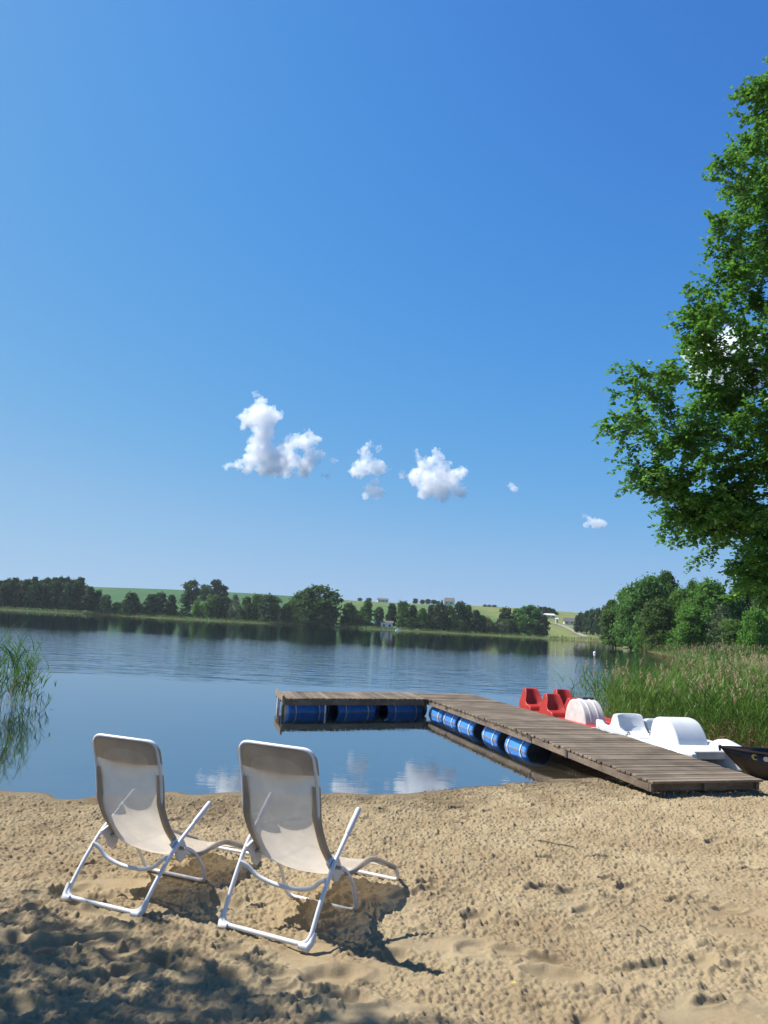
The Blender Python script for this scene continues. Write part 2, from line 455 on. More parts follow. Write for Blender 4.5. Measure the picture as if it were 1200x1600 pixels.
M['leaf_mid'] = leafmat('mid_foliage', (.038, .088, .018), (.070, .140, .028), .32, .3)
M['leaf_bright'] = leafmat('bright_foliage', (.060, .145, .020), (.100, .200, .030), .36, .35)
M['leaf_pale'] = leafmat('pale_foliage', (.070, .100, .050), (.12, .145, .075), .28, .35)
M['leaf_yellow'] = leafmat('yellow_foliage', (.13, .14, .030), (.19, .18, .04), .3, .35)
M['reed_green'] = leafmat('reed_blade', (.045, .110, .018), (.095, .175, .034), .34, .6, .4)
M['reed_dry'] = leafmat('dry_reed', (.17, .115, .050), (.30, .215, .10), .25, .8, .7)
M['reed_plume'] = leafmat('reed_plume', (.30, .21, .13), (.42, .32, .20), .3, 3, .8)
def make_fabric(name, c, seethru):
    m, t, out = newmat(name)
    tc = N(t, 'TexCoord')
    wv = N(t, 'TexWave', Scale=90.0, Distortion=0.0); wv.bands_direction = 'Z'; t.links.new(tc.outputs['Object'], wv.inputs['Vector'])
    w2 = N(t, 'TexWave', Scale=90.0, Distortion=0.0); w2.bands_direction = 'X'; t.links.new(tc.outputs['Object'], w2.inputs['Vector'])
    mu = N(t, 'Math', operation='MULTIPLY'); t.links.new(wv.outputs[1], mu.inputs[0]); t.links.new(w2.outputs[1], mu.inputs[1])
    nz = N(t, 'TexNoise', Scale=7.0, Detail=5.0); t.links.new(tc.outputs['Object'], nz.inputs['Vector'])
    cr = ramp(t, nz.outputs[0], [(.3, [x * .88 for x in c]), (.7, [x * 1.08 for x in c])])
    p = N(t, 'BsdfPrincipled', Roughness=.75); p.inputs['Specular IOR Level'].default_value = .25
    tl = N(t, 'BsdfTranslucent'); m1 = N(t, 'MixShader'); m1.inputs[0].default_value = .58
    t.links.new(cr.outputs[0], p.inputs['Base Color']); t.links.new(cr.outputs[0], tl.inputs[0])
    bp = N(t, 'Bump', Strength=.25, Distance=.001); t.links.new(mu.outputs[0], bp.inputs['Height']); t.links.new(bp.outputs[0], p.inputs['Normal'])
    t.links.new(p.outputs[0], m1.inputs[1]); t.links.new(tl.outputs[0], m1.inputs[2])
    tp = N(t, 'BsdfTransparent'); m2 = N(t, 'MixShader')
    mr = N(t, 'MapRange'); mr.inputs['To Min'].default_value = seethru * .6; mr.inputs['To Max'].default_value = min(1, seethru * 2.2); t.links.new(mu.outputs[0], mr.inputs[0])
    t.links.new(mr.outputs[0], m2.inputs[0]); t.links.new(m1.outputs[0], m2.inputs[1]); t.links.new(tp.outputs[0], m2.inputs[2])
    t.links.new(m2.outputs[0], out.inputs[0])
    return m
M['sling'] = make_fabric('mesh_sling', (.76, .67, .545), .14)
M['hem'] = make_fabric('sling_hem', (.54, .48, .40), .03)

# ------------------------------------------------------------------ terrain
LAKE = np.array([(-420, 20), (-120, 12), (-40, 9.4), (-12, 8.6), (-7, 8.4), (-4.06, 8.46), (-3.3, 8.22), (-2.0, 8.75), (-.9, 8.95), (.18, 9.2), (1.3, 9.85), (2.47, 10.45),
                 (3.48, 10.9), (4.6, 11.3), (6.2, 11.7), (8.5, 12.6), (11, 17), (13.5, 25), (20, 45), (29, 66), (38, 95), (46, 128), (47, 143), (60, 165), (84, 200),
                 (96, 245), (97, 285), (88, 303), (74, 318), (58, 326), (40, 331), (13, 322), (-12, 330), (-35, 336), (-60, 325), (-78, 316), (-100, 330), (-128, 336), (-160, 322), (-220, 330), (-420, 330)], float)
def smoothstep(a, b, x):
    t = np.clip((x - a) / (b - a), 0, 1); return t * t * (3 - 2 * t)
def lake_dist(X, Y):
    """positive on land, negative in the lake"""
    sh = X.shape; x = X.ravel(); y = Y.ravel()
    best = np.full(x.shape, 1e18); inside = np.zeros(x.shape, bool)
    n = len(LAKE)
    for i in range(n):
        ax, ay = LAKE[i]; bx, by = LAKE[(i + 1) % n]
        dx, dy = bx - ax, by - ay
        t = np.clip(((x - ax) * dx + (y - ay) * dy) / (dx * dx + dy * dy), 0, 1)
        best = np.minimum(best, (x - ax - t * dx) ** 2 + (y - ay - t * dy) ** 2)
        c = ((ay > y) != (by > y))
        with np.errstate(divide='ignore', invalid='ignore'):
            xi = ax + (y - ay) / (by - ay + 1e-12) * dx
        inside ^= c & (x < xi)
    d = np.sqrt(best); d[inside] *= -1
    return d.reshape(sh)
def vnoise(X, Y, seed, period=4096):
    """smooth 2-D value noise on arrays"""
    g = np.random.default_rng(seed).random((257, 257))
    xi = np.floor(X).astype(int); yi = np.floor(Y).astype(int)
    fx = X - xi; fy = Y - yi
    fx = fx * fx * fx * (fx * (fx * 6 - 15) + 10); fy = fy * fy * fy * (fy * (fy * 6 - 15) + 10)
    a = g[yi % 257, xi % 257]; b = g[yi % 257, (xi + 1) % 257]; c = g[(yi + 1) % 257, xi % 257]; d = g[(yi + 1) % 257, (xi + 1) % 257]
    return (a * (1 - fx) + b * fx) * (1 - fy) + (c * (1 - fx) + d * fx) * fy - .5
def height(X, Y):
    X = np.asarray(X, float); Y = np.asarray(Y, float)
    d = lake_dist(X, Y)
    near = smoothstep(60, 20, Y)
    land = np.where(d < 14, .0286 * d, .40 + .004 * (d - 14))
    land = np.minimum(land, 1.2)
    landfar = .35 * smoothstep(0, 2.5, d) + .012 * np.clip(d, 0, 60)
    z = land * near + landfar * (1 - near)
    bed = np.where(d > -3, .075 * d, -.225 + .055 * (d + 3))
    bed = np.maximum(bed, -2.6)
    ridge = 23.5 - 5.5 * smoothstep(60, 330, X) + 2.5 * vnoise(X / 160. + 40, Y * 0 + 3.3, 5)
    hill = ridge * smoothstep(325, 720, Y + 25 * vnoise(X / 90. + 30, Y / 120. + 30, 6)) * smoothstep(-1, 60, d)
    hill += 30 * smoothstep(800, 2500, Y)* -0.6
    z = np.where(d > 0, z + hill, bed)
    return z
def H(x, y): return float(height(np.array([float(x)]), np.array([float(y)]))[0])

def axis(parts):
    out = []
    for a, b, s in parts: out += list(np.arange(a, b, s))
    out.append(parts[-1][1]); return np.array(out)
ax_x = axis([(-1100, -600, 100), (-600, -220, 20), (-220, -20, 4), (-20, 24, .8), (24, 140, 3), (140, 400, 15), (400, 1100, 100)])
ax_y = axis([(-300, -20, 40), (-20, 0, 4), (0, 40, .6), (40, 150, 3), (150, 290, 6), (290, 480, 3), (480, 800, 8), (800, 1400, 40)])
GX, GY = np.meshgrid(ax_x, ax_y)
GZ = height(GX, GY)
BX0, BX1, BY0, BY1 = -5.0, 6.6, 3.1, 11.9
inb = (GX > BX0 + .5) & (GX < BX1 - .5) & (GY > BY0 + .5) & (GY < BY1 - .5)
GZ = np.where(inb, GZ - .12, GZ)
def grid_faces(ny, nx):
    i = np.arange(ny * nx).reshape(ny, nx)
    return np.stack([i[:-1, :-1], i[:-1, 1:], i[1:, 1:], i[1:, :-1]], -1).reshape(-1, 4)
terr = link('ground', big_mesh('ground', np.stack([GX, GY, GZ], -1).reshape(-1, 3), grid_faces(*GX.shape), True), M['land'])
tag(terr, kind='structure')

# ------------------------------------------------------------------ beach: fine mesh of crumbly sand
def chair_frame(org, ang):
    a = R_(ang)
    return np.array(org, float), np.array([math.sin(a), math.cos(a), 0]), np.array([math.cos(a), -math.sin(a), 0])
CH_R = ((-.585, 4.637), 25.0)
CH_L = ((-1.66, 4.955), 22.0)
def build_sand():
    st = .0078
    xs = np.arange(BX0, BX1, st); ys = np.arange(BY0, BY1, st)
    X, Y = np.meshgrid(xs, ys)
    wob = .24 * vnoise(X * 1.1 + 9, Y * 1.1 + 5, 20) + .16 * vnoise(X * 3.1 + 9, Y * 3.1 + 5, 21)
    d = lake_dist(X[::4, ::4], Y[::4, ::4])
    # bilinear upsample of the distance field
    yi = np.arange(len(ys)) / 4; xi = np.arange(len(xs)) / 4
    y0 = np.clip(yi.astype(int), 0, d.shape[0] - 2); x0 = np.clip(xi.astype(int), 0, d.shape[1] - 2)
    fy = (yi - y0)[:, None]; fx = (xi - x0)[None, :]
    d = (d[y0][:, x0] * (1 - fy) + d[y0 + 1][:, x0] * fy) * (1 - fx) + (d[y0][:, x0 + 1] * (1 - fy) + d[y0 + 1][:, x0 + 1] * fy) * fx
    d = d + wob * 1.1
    Z = np.where(d > 0, .0286 * d + .018 * smoothstep(0, .12, d), np.maximum(.11 * d, -.33 + 0 * d) )
    landm = smoothstep(-.02, .5, d)
    # broad undulation
    Z += landm * (.030 * vnoise(X * 1.3, Y * 1.6, 1) + .040 * vnoise(X * 3.1, Y * 3.6, 2) * smoothstep(7.5, 5, Y) + .020 * vnoise(X * 5.2, Y * 6, 17))
    # smooth, trodden patches
    tr = vnoise(X * 1.15 + 7, Y * 2.0 + 3, 3) + .55 * vnoise(X * 3.3 + 17, Y * 5.1, 4) + .3 * vnoise(X * 9, Y * 12, 14)
    tr = tr + (.15 * smoothstep(5.3, 4.2, Y) + .05) * smoothstep(.1, 1.4, X) - .12 * smoothstep(.2, -.6, X)
    rough = 1 - .9 * smoothstep(.22, .36, tr) * smoothstep(6.6, 5.4, Y)
    r2 = np.random.default_rng(99)
    # footprints and scuffs
    def stamp(cx, cy, a, b, th, depth, rim):
        R0 = max(a, b) * 2.0
        i0, i1 = np.searchsorted(xs, [cx - R0, cx + R0]); j0, j1 = np.searchsorted(ys, [cy - R0, cy + R0])
        if i1 - i0 < 2 or j1 - j0 < 2: return
        x = X[j0:j1, i0:i1] - cx; y = Y[j0:j1, i0:i1] - cy
        u = (x * math.cos(th) + y * math.sin(th)) / a; v = (-x * math.sin(th) + y * math.cos(th)) / b
        q = np.sqrt(u * u + v * v) + .25 * vnoise(x * 14 + cx * 50 + 60, y * 14 + cy * 50 + 60, 8)
        Z[j0:j1, i0:i1] += landm[j0:j1, i0:i1] * (-depth * smoothstep(1.05, .6, q) + rim * np.exp(-((q - 1.25) / .22) ** 2))
        rough[j0:j1, i0:i1] *= smoothstep(.75, 1.12, q)
    for _ in range(120):
        cx = r2.uniform(-2.6, 4.2); cy = r2.uniform(3.2, 5.9) if r2.random() < .8 else r2.uniform(5.9, 8.6)
        big_ = 1.35 if cy < 5.4 and r2.random() < .5 else 1.0
        stamp(cx, cy, big_ * r2.uniform(.08, .16), big_ * r2.uniform(.04, .075), r2.uniform(-.6, .9), big_ * r2.uniform(.012, .026), big_ * r2.uniform(.005, .016))
    # long scuffs left by the chair feet
    for (org, ang) in (CH_R, CH_L):
        o, fw, la = chair_frame((*org, 0), ang)
        for s_, f_ in ((0, -.05), (.0, .72)):
            c = o + la * s_ + fw * f_
            stamp(c[0], c[1], .36, .045, math.atan2(la[1], la[0]), .012, .010)
    rough = rough * smoothstep(-.05, .25, d)
    # clods: thousands of little crumbs pressed together
    rr = np.random.default_rng(5)
    C = np.zeros_like(Z)
    n = 190000
    cx = rr.uniform(BX0, BX1, n); cy = BY0 + (BY1 - BY0) * rr.random(n) ** 1.25
    rad = .006 + .012 * rr.random(n) ** 3.0 + (rr.random(n) < .02) * rr.uniform(.004, .016, n)
    amp = rr.uniform(.25, 1.25, n); ex = rr.uniform(.6, 1.5, n); rot = rr.uniform(0, 3.14, n)
    ji = ((cy - BY0) / st).astype(int); ii = ((cx - BX0) / st).astype(int)
    k = 5
    ok = (ji > k) & (ji < len(ys) - k - 1) & (ii > k) & (ii < len(xs) - k - 1)
    off = np.arange(-k + 1, k)
    OX, OY = np.meshgrid(off, off)
    for t in np.nonzero(ok)[0]:
        j, i, r = ji[t], ii[t], rad[t]
        q = rough[j, i]
        if q < .15: continue
        m = 1 + int(r / st * 1.2); m = min(m, k - 1)
        sl_ = slice(k - 1 - m, k + m)
        xx = X[j - m:j + m + 1, i - m:i + m + 1] - cx[t]; yy = Y[j - m:j + m + 1, i - m:i + m + 1] - cy[t]
        ca, sa = math.cos(rot[t]), math.sin(rot[t]); uu = xx * ca + yy * sa; vv = (yy * ca - xx * sa) * ex[t]
        hh = r * r * 1.35 - uu * uu - vv * vv
        hh = np.sqrt(np.maximum(hh, 0)) * amp[t] * q
        blk = C[j - m:j + m + 1, i - m:i + m + 1]
        np.maximum(blk, hh, out=blk)
    WX = X + .03 * vnoise(X * 8 + 3, Y * 8, 15); WY = Y + .03 * vnoise(X * 8, Y * 8 + 9, 16)
    Z += C * .75 * np.minimum(1, landm * 1.5)
    Z += rough * landm * (.018 * vnoise(WX * 11, WY * 11, 9) + .013 * (.5 - np.abs(vnoise(WX * 22, WY * 22, 10)) * 2) + .014 * (.5 - np.abs(vnoise(WX * 43, WY * 43, 11)) * 2) + .012 * vnoise(X * 70, Y * 70, 13))
    Z += landm * .002 * vnoise(X * 55, Y * 55, 12)
    # sink the rim of the patch under the surrounding ground
    e = np.minimum(np.minimum(X - BX0, BX1 - X), np.minimum(Y - BY0, BY1 - Y))
    Z -= .07 * smoothstep(.45, .0, e)
    me = big_mesh('beach', np.stack([X, Y, Z], -1).reshape(-1, 3), grid_faces(*X.shape), False)
    o = link('beach', me, M['sand']); tag(o, kind='structure')
    return xs, ys, Z
_bx, _by, _bz = build_sand()
def sand_z(x, y):
    i = int(np.clip(np.searchsorted(_bx, x), 0, len(_bx) - 1)); j = int(np.clip(np.searchsorted(_by, y), 0, len(_by) - 1))
    return float(_bz[max(0, j - 2):j + 3, max(0, i - 2):i + 3].mean())

# ------------------------------------------------------------------ lake water (a closed body)
def build_water():
    mb = MB()
    x0, x1, y0, y1 = -420, 130, 5.5, 345
    mb.box(((x0 + x1) / 2, (y0 + y1) / 2, -2.0), (x1 - x0, y1 - y0, 4.0))
    o = mb.build('water', M['water'], smooth=False)
    tag(o, kind='structure')
build_water()

# ------------------------------------------------------------------ loungers
def make_chair(lean=0.0):
    root = empty('lounge_chair')
    def RR(p):
        y, z = p[1], p[2] - .012
        return (p[0], y * math.cos(lean) + z * math.sin(lean), .012 + z * math.cos(lean) - y * math.sin(lean))
    pv0 = (.31, .235, .41); dy = RR(pv0)[1] - pv0[1]; dz = RR(pv0)[2] - pv0[2]
    def SH(P): return [(p[0], p[1] + dy, p[2] + (dz if p[2] > .03 else 0)) for p in P]
    wm = M['white_metal']
    def mirror(P): return [(-x, y, z) for x, y, z in P]
    half = [(.335, .515, .675), (.322, .235, .41), (.313, .12, .235), (.305, .012, .022)]
    rear = [RR(p) for p in half + mirror(half)[::-1]]
    MB().tube(round_path(rear, .075, 6), .0138, 12).build('rear_frame', wm, root)
    for s in (-1, 1):
        a, b = np.array(RR([s * .3355, .520, .680])), np.array(RR([s * .329, .385, .552]))
        g = MB().tube([b, b + (a - b) * .04, b + (a - b) * .96, a, a + (a - b) * .03], [.0165, .0185, .0185, .0175, .008], 12).build('armrest', M['white_plastic'], root)
    bow = [(-.308, .165, .335), (-.265, .185, .315), (-.20, .205, .262), (-.10, .222, .232), (0, .225, .226), (.10, .222, .232), (.20, .205, .262), (.265, .185, .315), (.308, .165, .335)]
    bow = [RR(p) for p in bow]
    MB().tube(smooth_path(bow, 4), .0138, 12).build('crossbar', wm, root)
    hf = [(.268, .37, .362), (.272, .50, .305), (.276, .62, .19), (.272, .70, -.008)]
    MB().tube(round_path(SH(hf + mirror(hf)[::-1]), .07, 6), .0128, 12).build('front_frame', wm, root)
    # sling frame: back hoop and seat/leg hoop
    hb = [(.268, .34, .375), (.270, .205, .515), (.270, .118, .655), (.270, .066, .90), (.262, -.003, 1.098)]
    MB().tube(round_path(SH(hb + mirror(hb)[::-1]), .065, 6), .0135, 12).build('back_frame', wm, root)
    sf = [(.262, .34, .375), (.266, .46, .288), (.266, .62, .258), (.266, .91, .262), (.266, 1.34, .095), (.262, 1.435, -.018)]
    MB().tube(round_path(SH(sf + mirror(sf)[::-1]), .06, 6), .0135, 12).build('seat_frame', wm, root)
    # the mesh sling
    prof = smooth_path([(0, -.004, 1.085), (0, .032, .99), (0, .068, .88), (0, .104, .74), (0, .130, .63), (0, .205, .505), (0, .30, .395), (0, .375, .325), (0, .47, .285), (0, .62, .262), (0, .77, .262), (0, .905, .268), (0, 1.10, .19), (0, 1.33, .10)], 5)
    V, F = [], []
    nu = 14
    for i, p in enumerate(prof):
        v = i / (len(prof) - 1)
        for k in range(nu + 1):
            u = -1 + 2 * k / nu
            sag = (1 - u * u) * .030 * min(1, v * 12, (1 - v) * 12)
            tang = np.array(prof[min(i + 1, len(prof) - 1)]) - np.array(prof[max(i - 1, 0)])
            tang /= np.linalg.norm(tang)
            nrm = np.array([0, tang[2], -tang[1]])          # backwards / downwards
            q = np.array([u * .262, p[1], p[2]]) + nrm * sag
            V.append(q)
    for i in range(len(prof) - 1):
        for k in range(nu):
            a = i * (nu + 1) + k
            F.append((a, a + 1, a + nu + 2, a + nu + 1))
    MB().add(SH(V), F).build('sling', M['sling'], root)
    # headrest pocket pulled over the hoop (two layers and the fold over the tube)
    mb = MB()
    V, F = [], []
    nk = 16
    hoop = lambda z: np.interp(z, [.655, .90, 1.098], [.118, .066, -.003])
    zs = [.955, .985, 1.02, 1.06, 1.085, 1.10]
    for sgn in (-1, 1):
        for j, z in enumerate(zs):
            for k in range(nk + 1):
                u = -1 + 2 * k / nk
                hw = .289 if z < 1.05 else .289 - .045 * ((z - 1.05) / .055) ** 2
                zz = z
                if j == 0: zz = z - .022 * (1 - u * u) if sgn < 0 else z - .05 * (1 - u * u)
                if z > 1.05: zz = z + .012 - .020 * abs(u) ** 6
                th = .0185 if j < 4 else (.014 if j == 4 else .0)
                th *= (1 - abs(u) ** 10 * .9)
                V.append((u * hw, hoop(zz) + sgn * th, zz))
    m_ = nk + 1
    for s_ in (0, 1):
        o = s_ * len(zs) * m_
        for j in range(len(zs) - 1):
            for k in range(nk):
                a = o + j * m_ + k
                F.append((a, a + 1, a + m_ + 1, a + m_))
    mb.add(SH(V), F).build('headrest', M['hem'], root)
    # side sleeves sewn round the tubes
    for s in (-1, 1):
        path = smooth_path([(s * .264, .074, .885), (s * .264, .098, .77), (s * .264, .124, .655), (s * .264, .205, .518), (s * .262, .315, .40)], 6)
        path = SH(path)
        rings = []
        for i, p in enumerate(path):
            t = np.array(path[min(i + 1, len(path) - 1)]) - np.array(path[max(i - 1, 0)]); t /= np.linalg.norm(t)
            nrm = np.array([0, t[2], -t[1]])
            ring = []
            for k in range(14):
                th = 2 * math.pi * k / 14
                ring.append(np.array(p) + np.array([s, 0, 0]) * (math.cos(th) * .033 - .010) + nrm * (math.sin(th) * (.0175 if math.cos(th) * 1 > -.3 else .011)))
            rings.append(ring)
        MB().loft(rings, caps=False).build('sleeve', M['hem'], root)
        pth = SH(smooth_path([(s * .266, .47, .287), (s * .266, .62, .258), (s * .266, .91, .264), (s * .266, 1.32, .103)], 6))
        MB().tube(pth, .0175, 10, False).build('sleeve', M['hem'], root)
        # plastic pivot bracket with its lower lug
        br = MB()
        pf = [(.20, .42), (.27, .445), (.345, .415), (.39, .345), (.375, .300), (.33, .275), (.29, .300), (.27, .345)]
        br.loft([SH([(s * .283, y_, z_) for y_, z_ in pf]), SH([(s * .306, y_, z_) for y_, z_ in pf])])
        br.build('pivot_bracket', M['white_plastic'], root, bevel=.006)
        MB().tube(SH([(s * .26, .30, .375), (s * .345, .30, .375)]), .011, 10).build('bolt', M['grey_metal'], root)
        # ground shoes at the bends
        MB().tube([(s * .318, .055, .085), (s * .312, .028, .035), (s * .30, .006, .012), (s * .25, 0, .018)], [.017, .022, .026, .017], 12).build('foot', M['white_plastic'], root)
    return root
chair = make_chair()
def seat_chair(o, org, ang, scale, lift):
    o.location = (org[0], org[1], H(*org) + lift); o.rotation_euler = (0, 0, -R_(ang)); o.scale = (scale,) * 3
chair2 = make_chair(R_(11))
seat_chair(chair, CH_R[0], CH_R[1], 1.0, .018)
seat_chair(chair2, CH_L[0], CH_L[1], .985, .038)
for o, l in ((chair, 'beige mesh lounger with white frame, the right one of two on the sand'), (chair2, 'beige mesh lounger with white frame, the left one of two on the sand')):
    tag(o, l, 'lounge chair', 'loungers facing the lake')

# ------------------------------------------------------------------ floating pier
DV = np.array([.250, -.968, 0]); DV /= np.linalg.norm(DV)           # pier direction, lake to shore
NV = np.array([-DV[1], DV[0], 0])                                    # across it, towards the boats
P0 = np.array([1.25, 17.63, 0])                                      # inner corner of the L
ZT = .36
A0 = np.array([-1.97, 16.08, 0]); AV = (P0 - A0); AL = np.linalg.norm(AV); AV /= AL
AN = np.array([-.35, 1.49, 0]); AN /= np.linalg.norm(AN)      # the outer arm is slightly skewed
def build_pier():
    root = empty('floating_pier', P0)
    tag(root, 'L-shaped grey plank pier floating on blue barrels, running from the sand into the lake', 'pier')
    Z3 = np.array([0, 0, 1.0])
    r = random.Random(3)
    def deck(name, org, along, across, length, width, z0, z1, pitch=.106, skew=None):
        mb = MB(); n = int(length / pitch)
        for i in range(n):
            t = (i + .5) / n
            c = org + along * (t * length) + across * (width / 2 + r.uniform(-.012, .012))
            z = z0 + (z1 - z0) * t + r.uniform(-.003, .003)
            tw = r.uniform(-.006, .006)
            ac = across * math.cos(tw) + along * math.sin(tw)
            al = along * math.cos(tw) - across * math.sin(tw)
            slope = np.array([0, 0, (z1 - z0) / length])
            mb.box(c + np.array([0, 0, z - .016]) - P0, (length / n - r.uniform(.012, .020), width + r.uniform(-.01, .03), .030), (al + slope, ac, Z3))
        return mb.build(name, M['plank'], root, smooth=False, bevel=.003, seg=1)
    L1 = 5.38
    far0 = P0 - DV * 1.42
    W = 1.68
    deck('deck', far0, DV, NV, 1.42 + L1 - .005, W, ZT, ZT)
    # outer arm: boards run across it
    deck('deck', A0, AV, AN, AL + .10, 1.53, ZT - .012, ZT - .012, .125)
    RE = P0 + DV * L1
    RL = 3.05
    RD = np.array([.298, -.9545, 0]); RN = np.array([-RD[1], RD[0], 0])     # the ramp swings a little towards the boats
    deck('ramp', RE + RD * .035, RD, RN, RL, W + .06, ZT + .002, .255)
    def beam(a, b, zc, h, wd, name='beam', mat='beam'):
        a = np.array(a, float); b = np.array(b, float)
        t = b - a; L = np.linalg.norm(t); t /= L
        s = np.cross(Z3, t); s /= np.linalg.norm(s)
        MB().box((a + b) / 2 + np.array([0, 0, zc]) - P0, (L, wd, h), (t, s, np.cross(t, s))).build(name, M[mat], root, smooth=False, bevel=.004, seg=1)
    for off in (.05, W / 2, W - .05):
        beam(far0 + NV * off, P0 + DV * (L1 - .01) + NV * off, ZT - .033 - .06, .115, .05)
    for off in (.05, .78, 1.45):
        beam(A0 + AN * off + AV * .03, P0 + AN * off - AV * .07, ZT - .045 - .06, .115, .05)
    beam(A0 + AV * .03 + AN * .0, A0 + AV * .03 + AN * 1.5, ZT - .02, .13, .045, 'end_board', 'plank')
    for off in (.03, W / 2, W - .01):
        a = RE + RD * .05 + RN * off; b = RE + RD * (RL + .0) + RN * off
        a = a + Z3 * (ZT - .033 - .055); b = b + Z3 * (.255 - .033 - .055)
        beam(a, b, 0, .10, .05)
    e = RE + RD * (RL - .07)
    beam(e + RN * .0, e + RN * (W + .03), .255 - .088, .10, .04)
    MB().box(P0 - DV * .70 - NV * .02 + Z3 * (ZT - .16) - P0, (1.40, .03, .24), (DV, NV, Z3)).build('skirt_board', M['beam'], root, smooth=False)
    # hinge plates and a bolt post on the inner edge
    for s_, off in ((L1, -.004), (1.28, -.004), (6.5, -.004)):
        c = P0 + DV * s_ + NV * off if s_ < 6 else RE + RD * 1.1 + RN * off
        MB().box(c + Z3 * (ZT - .055 if s_ < 6 else .235) - P0, (.05, .014, .10), (DV, NV, Z3)).build('hinge_plate', M['dark'], root, smooth=False)
    # barrels
    def barrel(c, ax, rad=.285, L=.86, zc=-.035, turn=0.0):
        ax = ax * math.cos(turn) + np.cross(Z3, ax) * math.sin(turn)
        s = np.cross(Z3, ax)
        prof = [(-.5, 0), (-.5, .86), (-.485, .93), (-.46, .965), (-.44, .95), (-.25, .985), (-.19, 1.0), (-.165, 1.025), (-.14, 1.0), (0, 1.0), (.14, 1.0), (.165, 1.025), (.19, 1.0), (.25, .985), (.44, .95), (.46, .965), (.485, .93), (.5, .86), (.5, 0)]
        rings = []
        for t, q in prof:
            rings.append([c - P0 + ax * (t * L) + (s * math.cos(th) + Z3 * math.sin(th)) * max(q, .01) * rad + Z3 * zc for th in np.linspace(0, 2 * math.pi, 29)[:-1]])
        o = MB().loft(rings).build('barrel', M['barrel'], root)
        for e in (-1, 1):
            MB().loft([[c - P0 + ax * (e * (L * .5 + dd)) + (s * math.cos(th) + Z3 * math.sin(th)) * rad * qq + Z3 * zc for th in np.linspace(0, 2 * math.pi, 25)[:-1]] for dd, qq in ((-.006, .84), (.006, .84), (.008, .80), (.008, .02))], caps=True).build('lid', M['barrel_lid'], o)  # end discs, their under-deck shade put into the colour
        for t in (-.30, .30):
            pts = [c - P0 + ax * (t * L) + (s * math.cos(th) + Z3 * math.sin(th)) * (rad * 1.03) + Z3 * zc for th in np.linspace(-.5, math.pi + .5, 22)]
            mb = MB()
            rg = []
            for p in pts: rg.append([p - ax * .011, p + ax * .011, p + ax * .011 - (p - (c - P0 + ax * t * L + Z3 * zc)) * .02, p - ax * .011 - (p - (c - P0 + ax * t * L + Z3 * zc)) * .02])
            mb.loft(rg).build('strap', M['strap'], o, smooth=False)
        return o
    for i, s_ in enumerate((4.60, 3.44, 2.20, 1.20, .31)):
        barrel(P0 + DV * s_ + NV * (.345 + .02 * (i % 2)), DV, L=.78, turn=(.05, -.04, .03, .0, .06)[i], zc=(-.03, -.02, -.035, -.03, -.03)[i])
    for f_ in (.60, 1.80, 3.06):
        barrel(A0 + AV * f_ + AN * .60, AV, L=.92)
        barrel(A0 + AV * (f_ + .30) + AN * 1.12, AV, L=.92)
    for f_ in (1.02,):
        c = A0 + AV * f_ + AN * .06
        MB().box(c + Z3 * .06 - P0, (.035, .02, .34), (AV, AN, Z3)).build('post', M['strap'], root, smooth=False)
    c = A0 + AV * .06 + AN * 1.2
    MB().box(c + Z3 * .03 - P0, (.07, .07, .46), (AV, AN, Z3)).build('post', M['strap'], root, smooth=False)
    c = A0 + AV * .05 + AN * .12
    MB().box(c + Z3 * .03 - P0, (.06, .05, .46), (AV, AN, Z3)).build('post', M['beam'], root, smooth=False)
build_pier()

# ------------------------------------------------------------------ pedal boats
BOAT_RZ = math.atan2(DV[1], DV[0])
def smooth_prof(pts, n=4):
    q = smooth_path([(x, 0, z) for x, z in pts], n)
    return [(p[0], p[2]) for p in q]
def float_hull(mb, yc, hw, x0, x1, ztop, bowz, inward=0.0):
    rings = []
    for t in np.linspace(0, 1, 14):
        x = x0 + (x1 - x0) * t
        k = 1.0 if t < .62 else math.sqrt(max(0.0, 1 - ((t - .62) / .385) ** 2))
        if t < .06: k = .93
        w_ = hw * max(k, .06)
        zb = -.13 + (.26 * max(0, (t - .6) / .4) ** 1.8)
        zt = ztop + (bowz - ztop) * smoothstep(.55, 1, np.array(t)) 
        yc2 = yc
        rings.append([(x, yc2 - w_ * .80, zb), (x, yc2 + w_ * .80, zb), (x, yc2 + w_ * .97, zb + .12), (x, yc2 + w_, zt - .03), (x, yc2 + w_ * .93, zt), (x, yc2 - w_ * .93, zt), (x, yc2 - w_, zt - .03), (x, yc2 - w_ * .97, zb + .12)])
    mb.loft(rings)
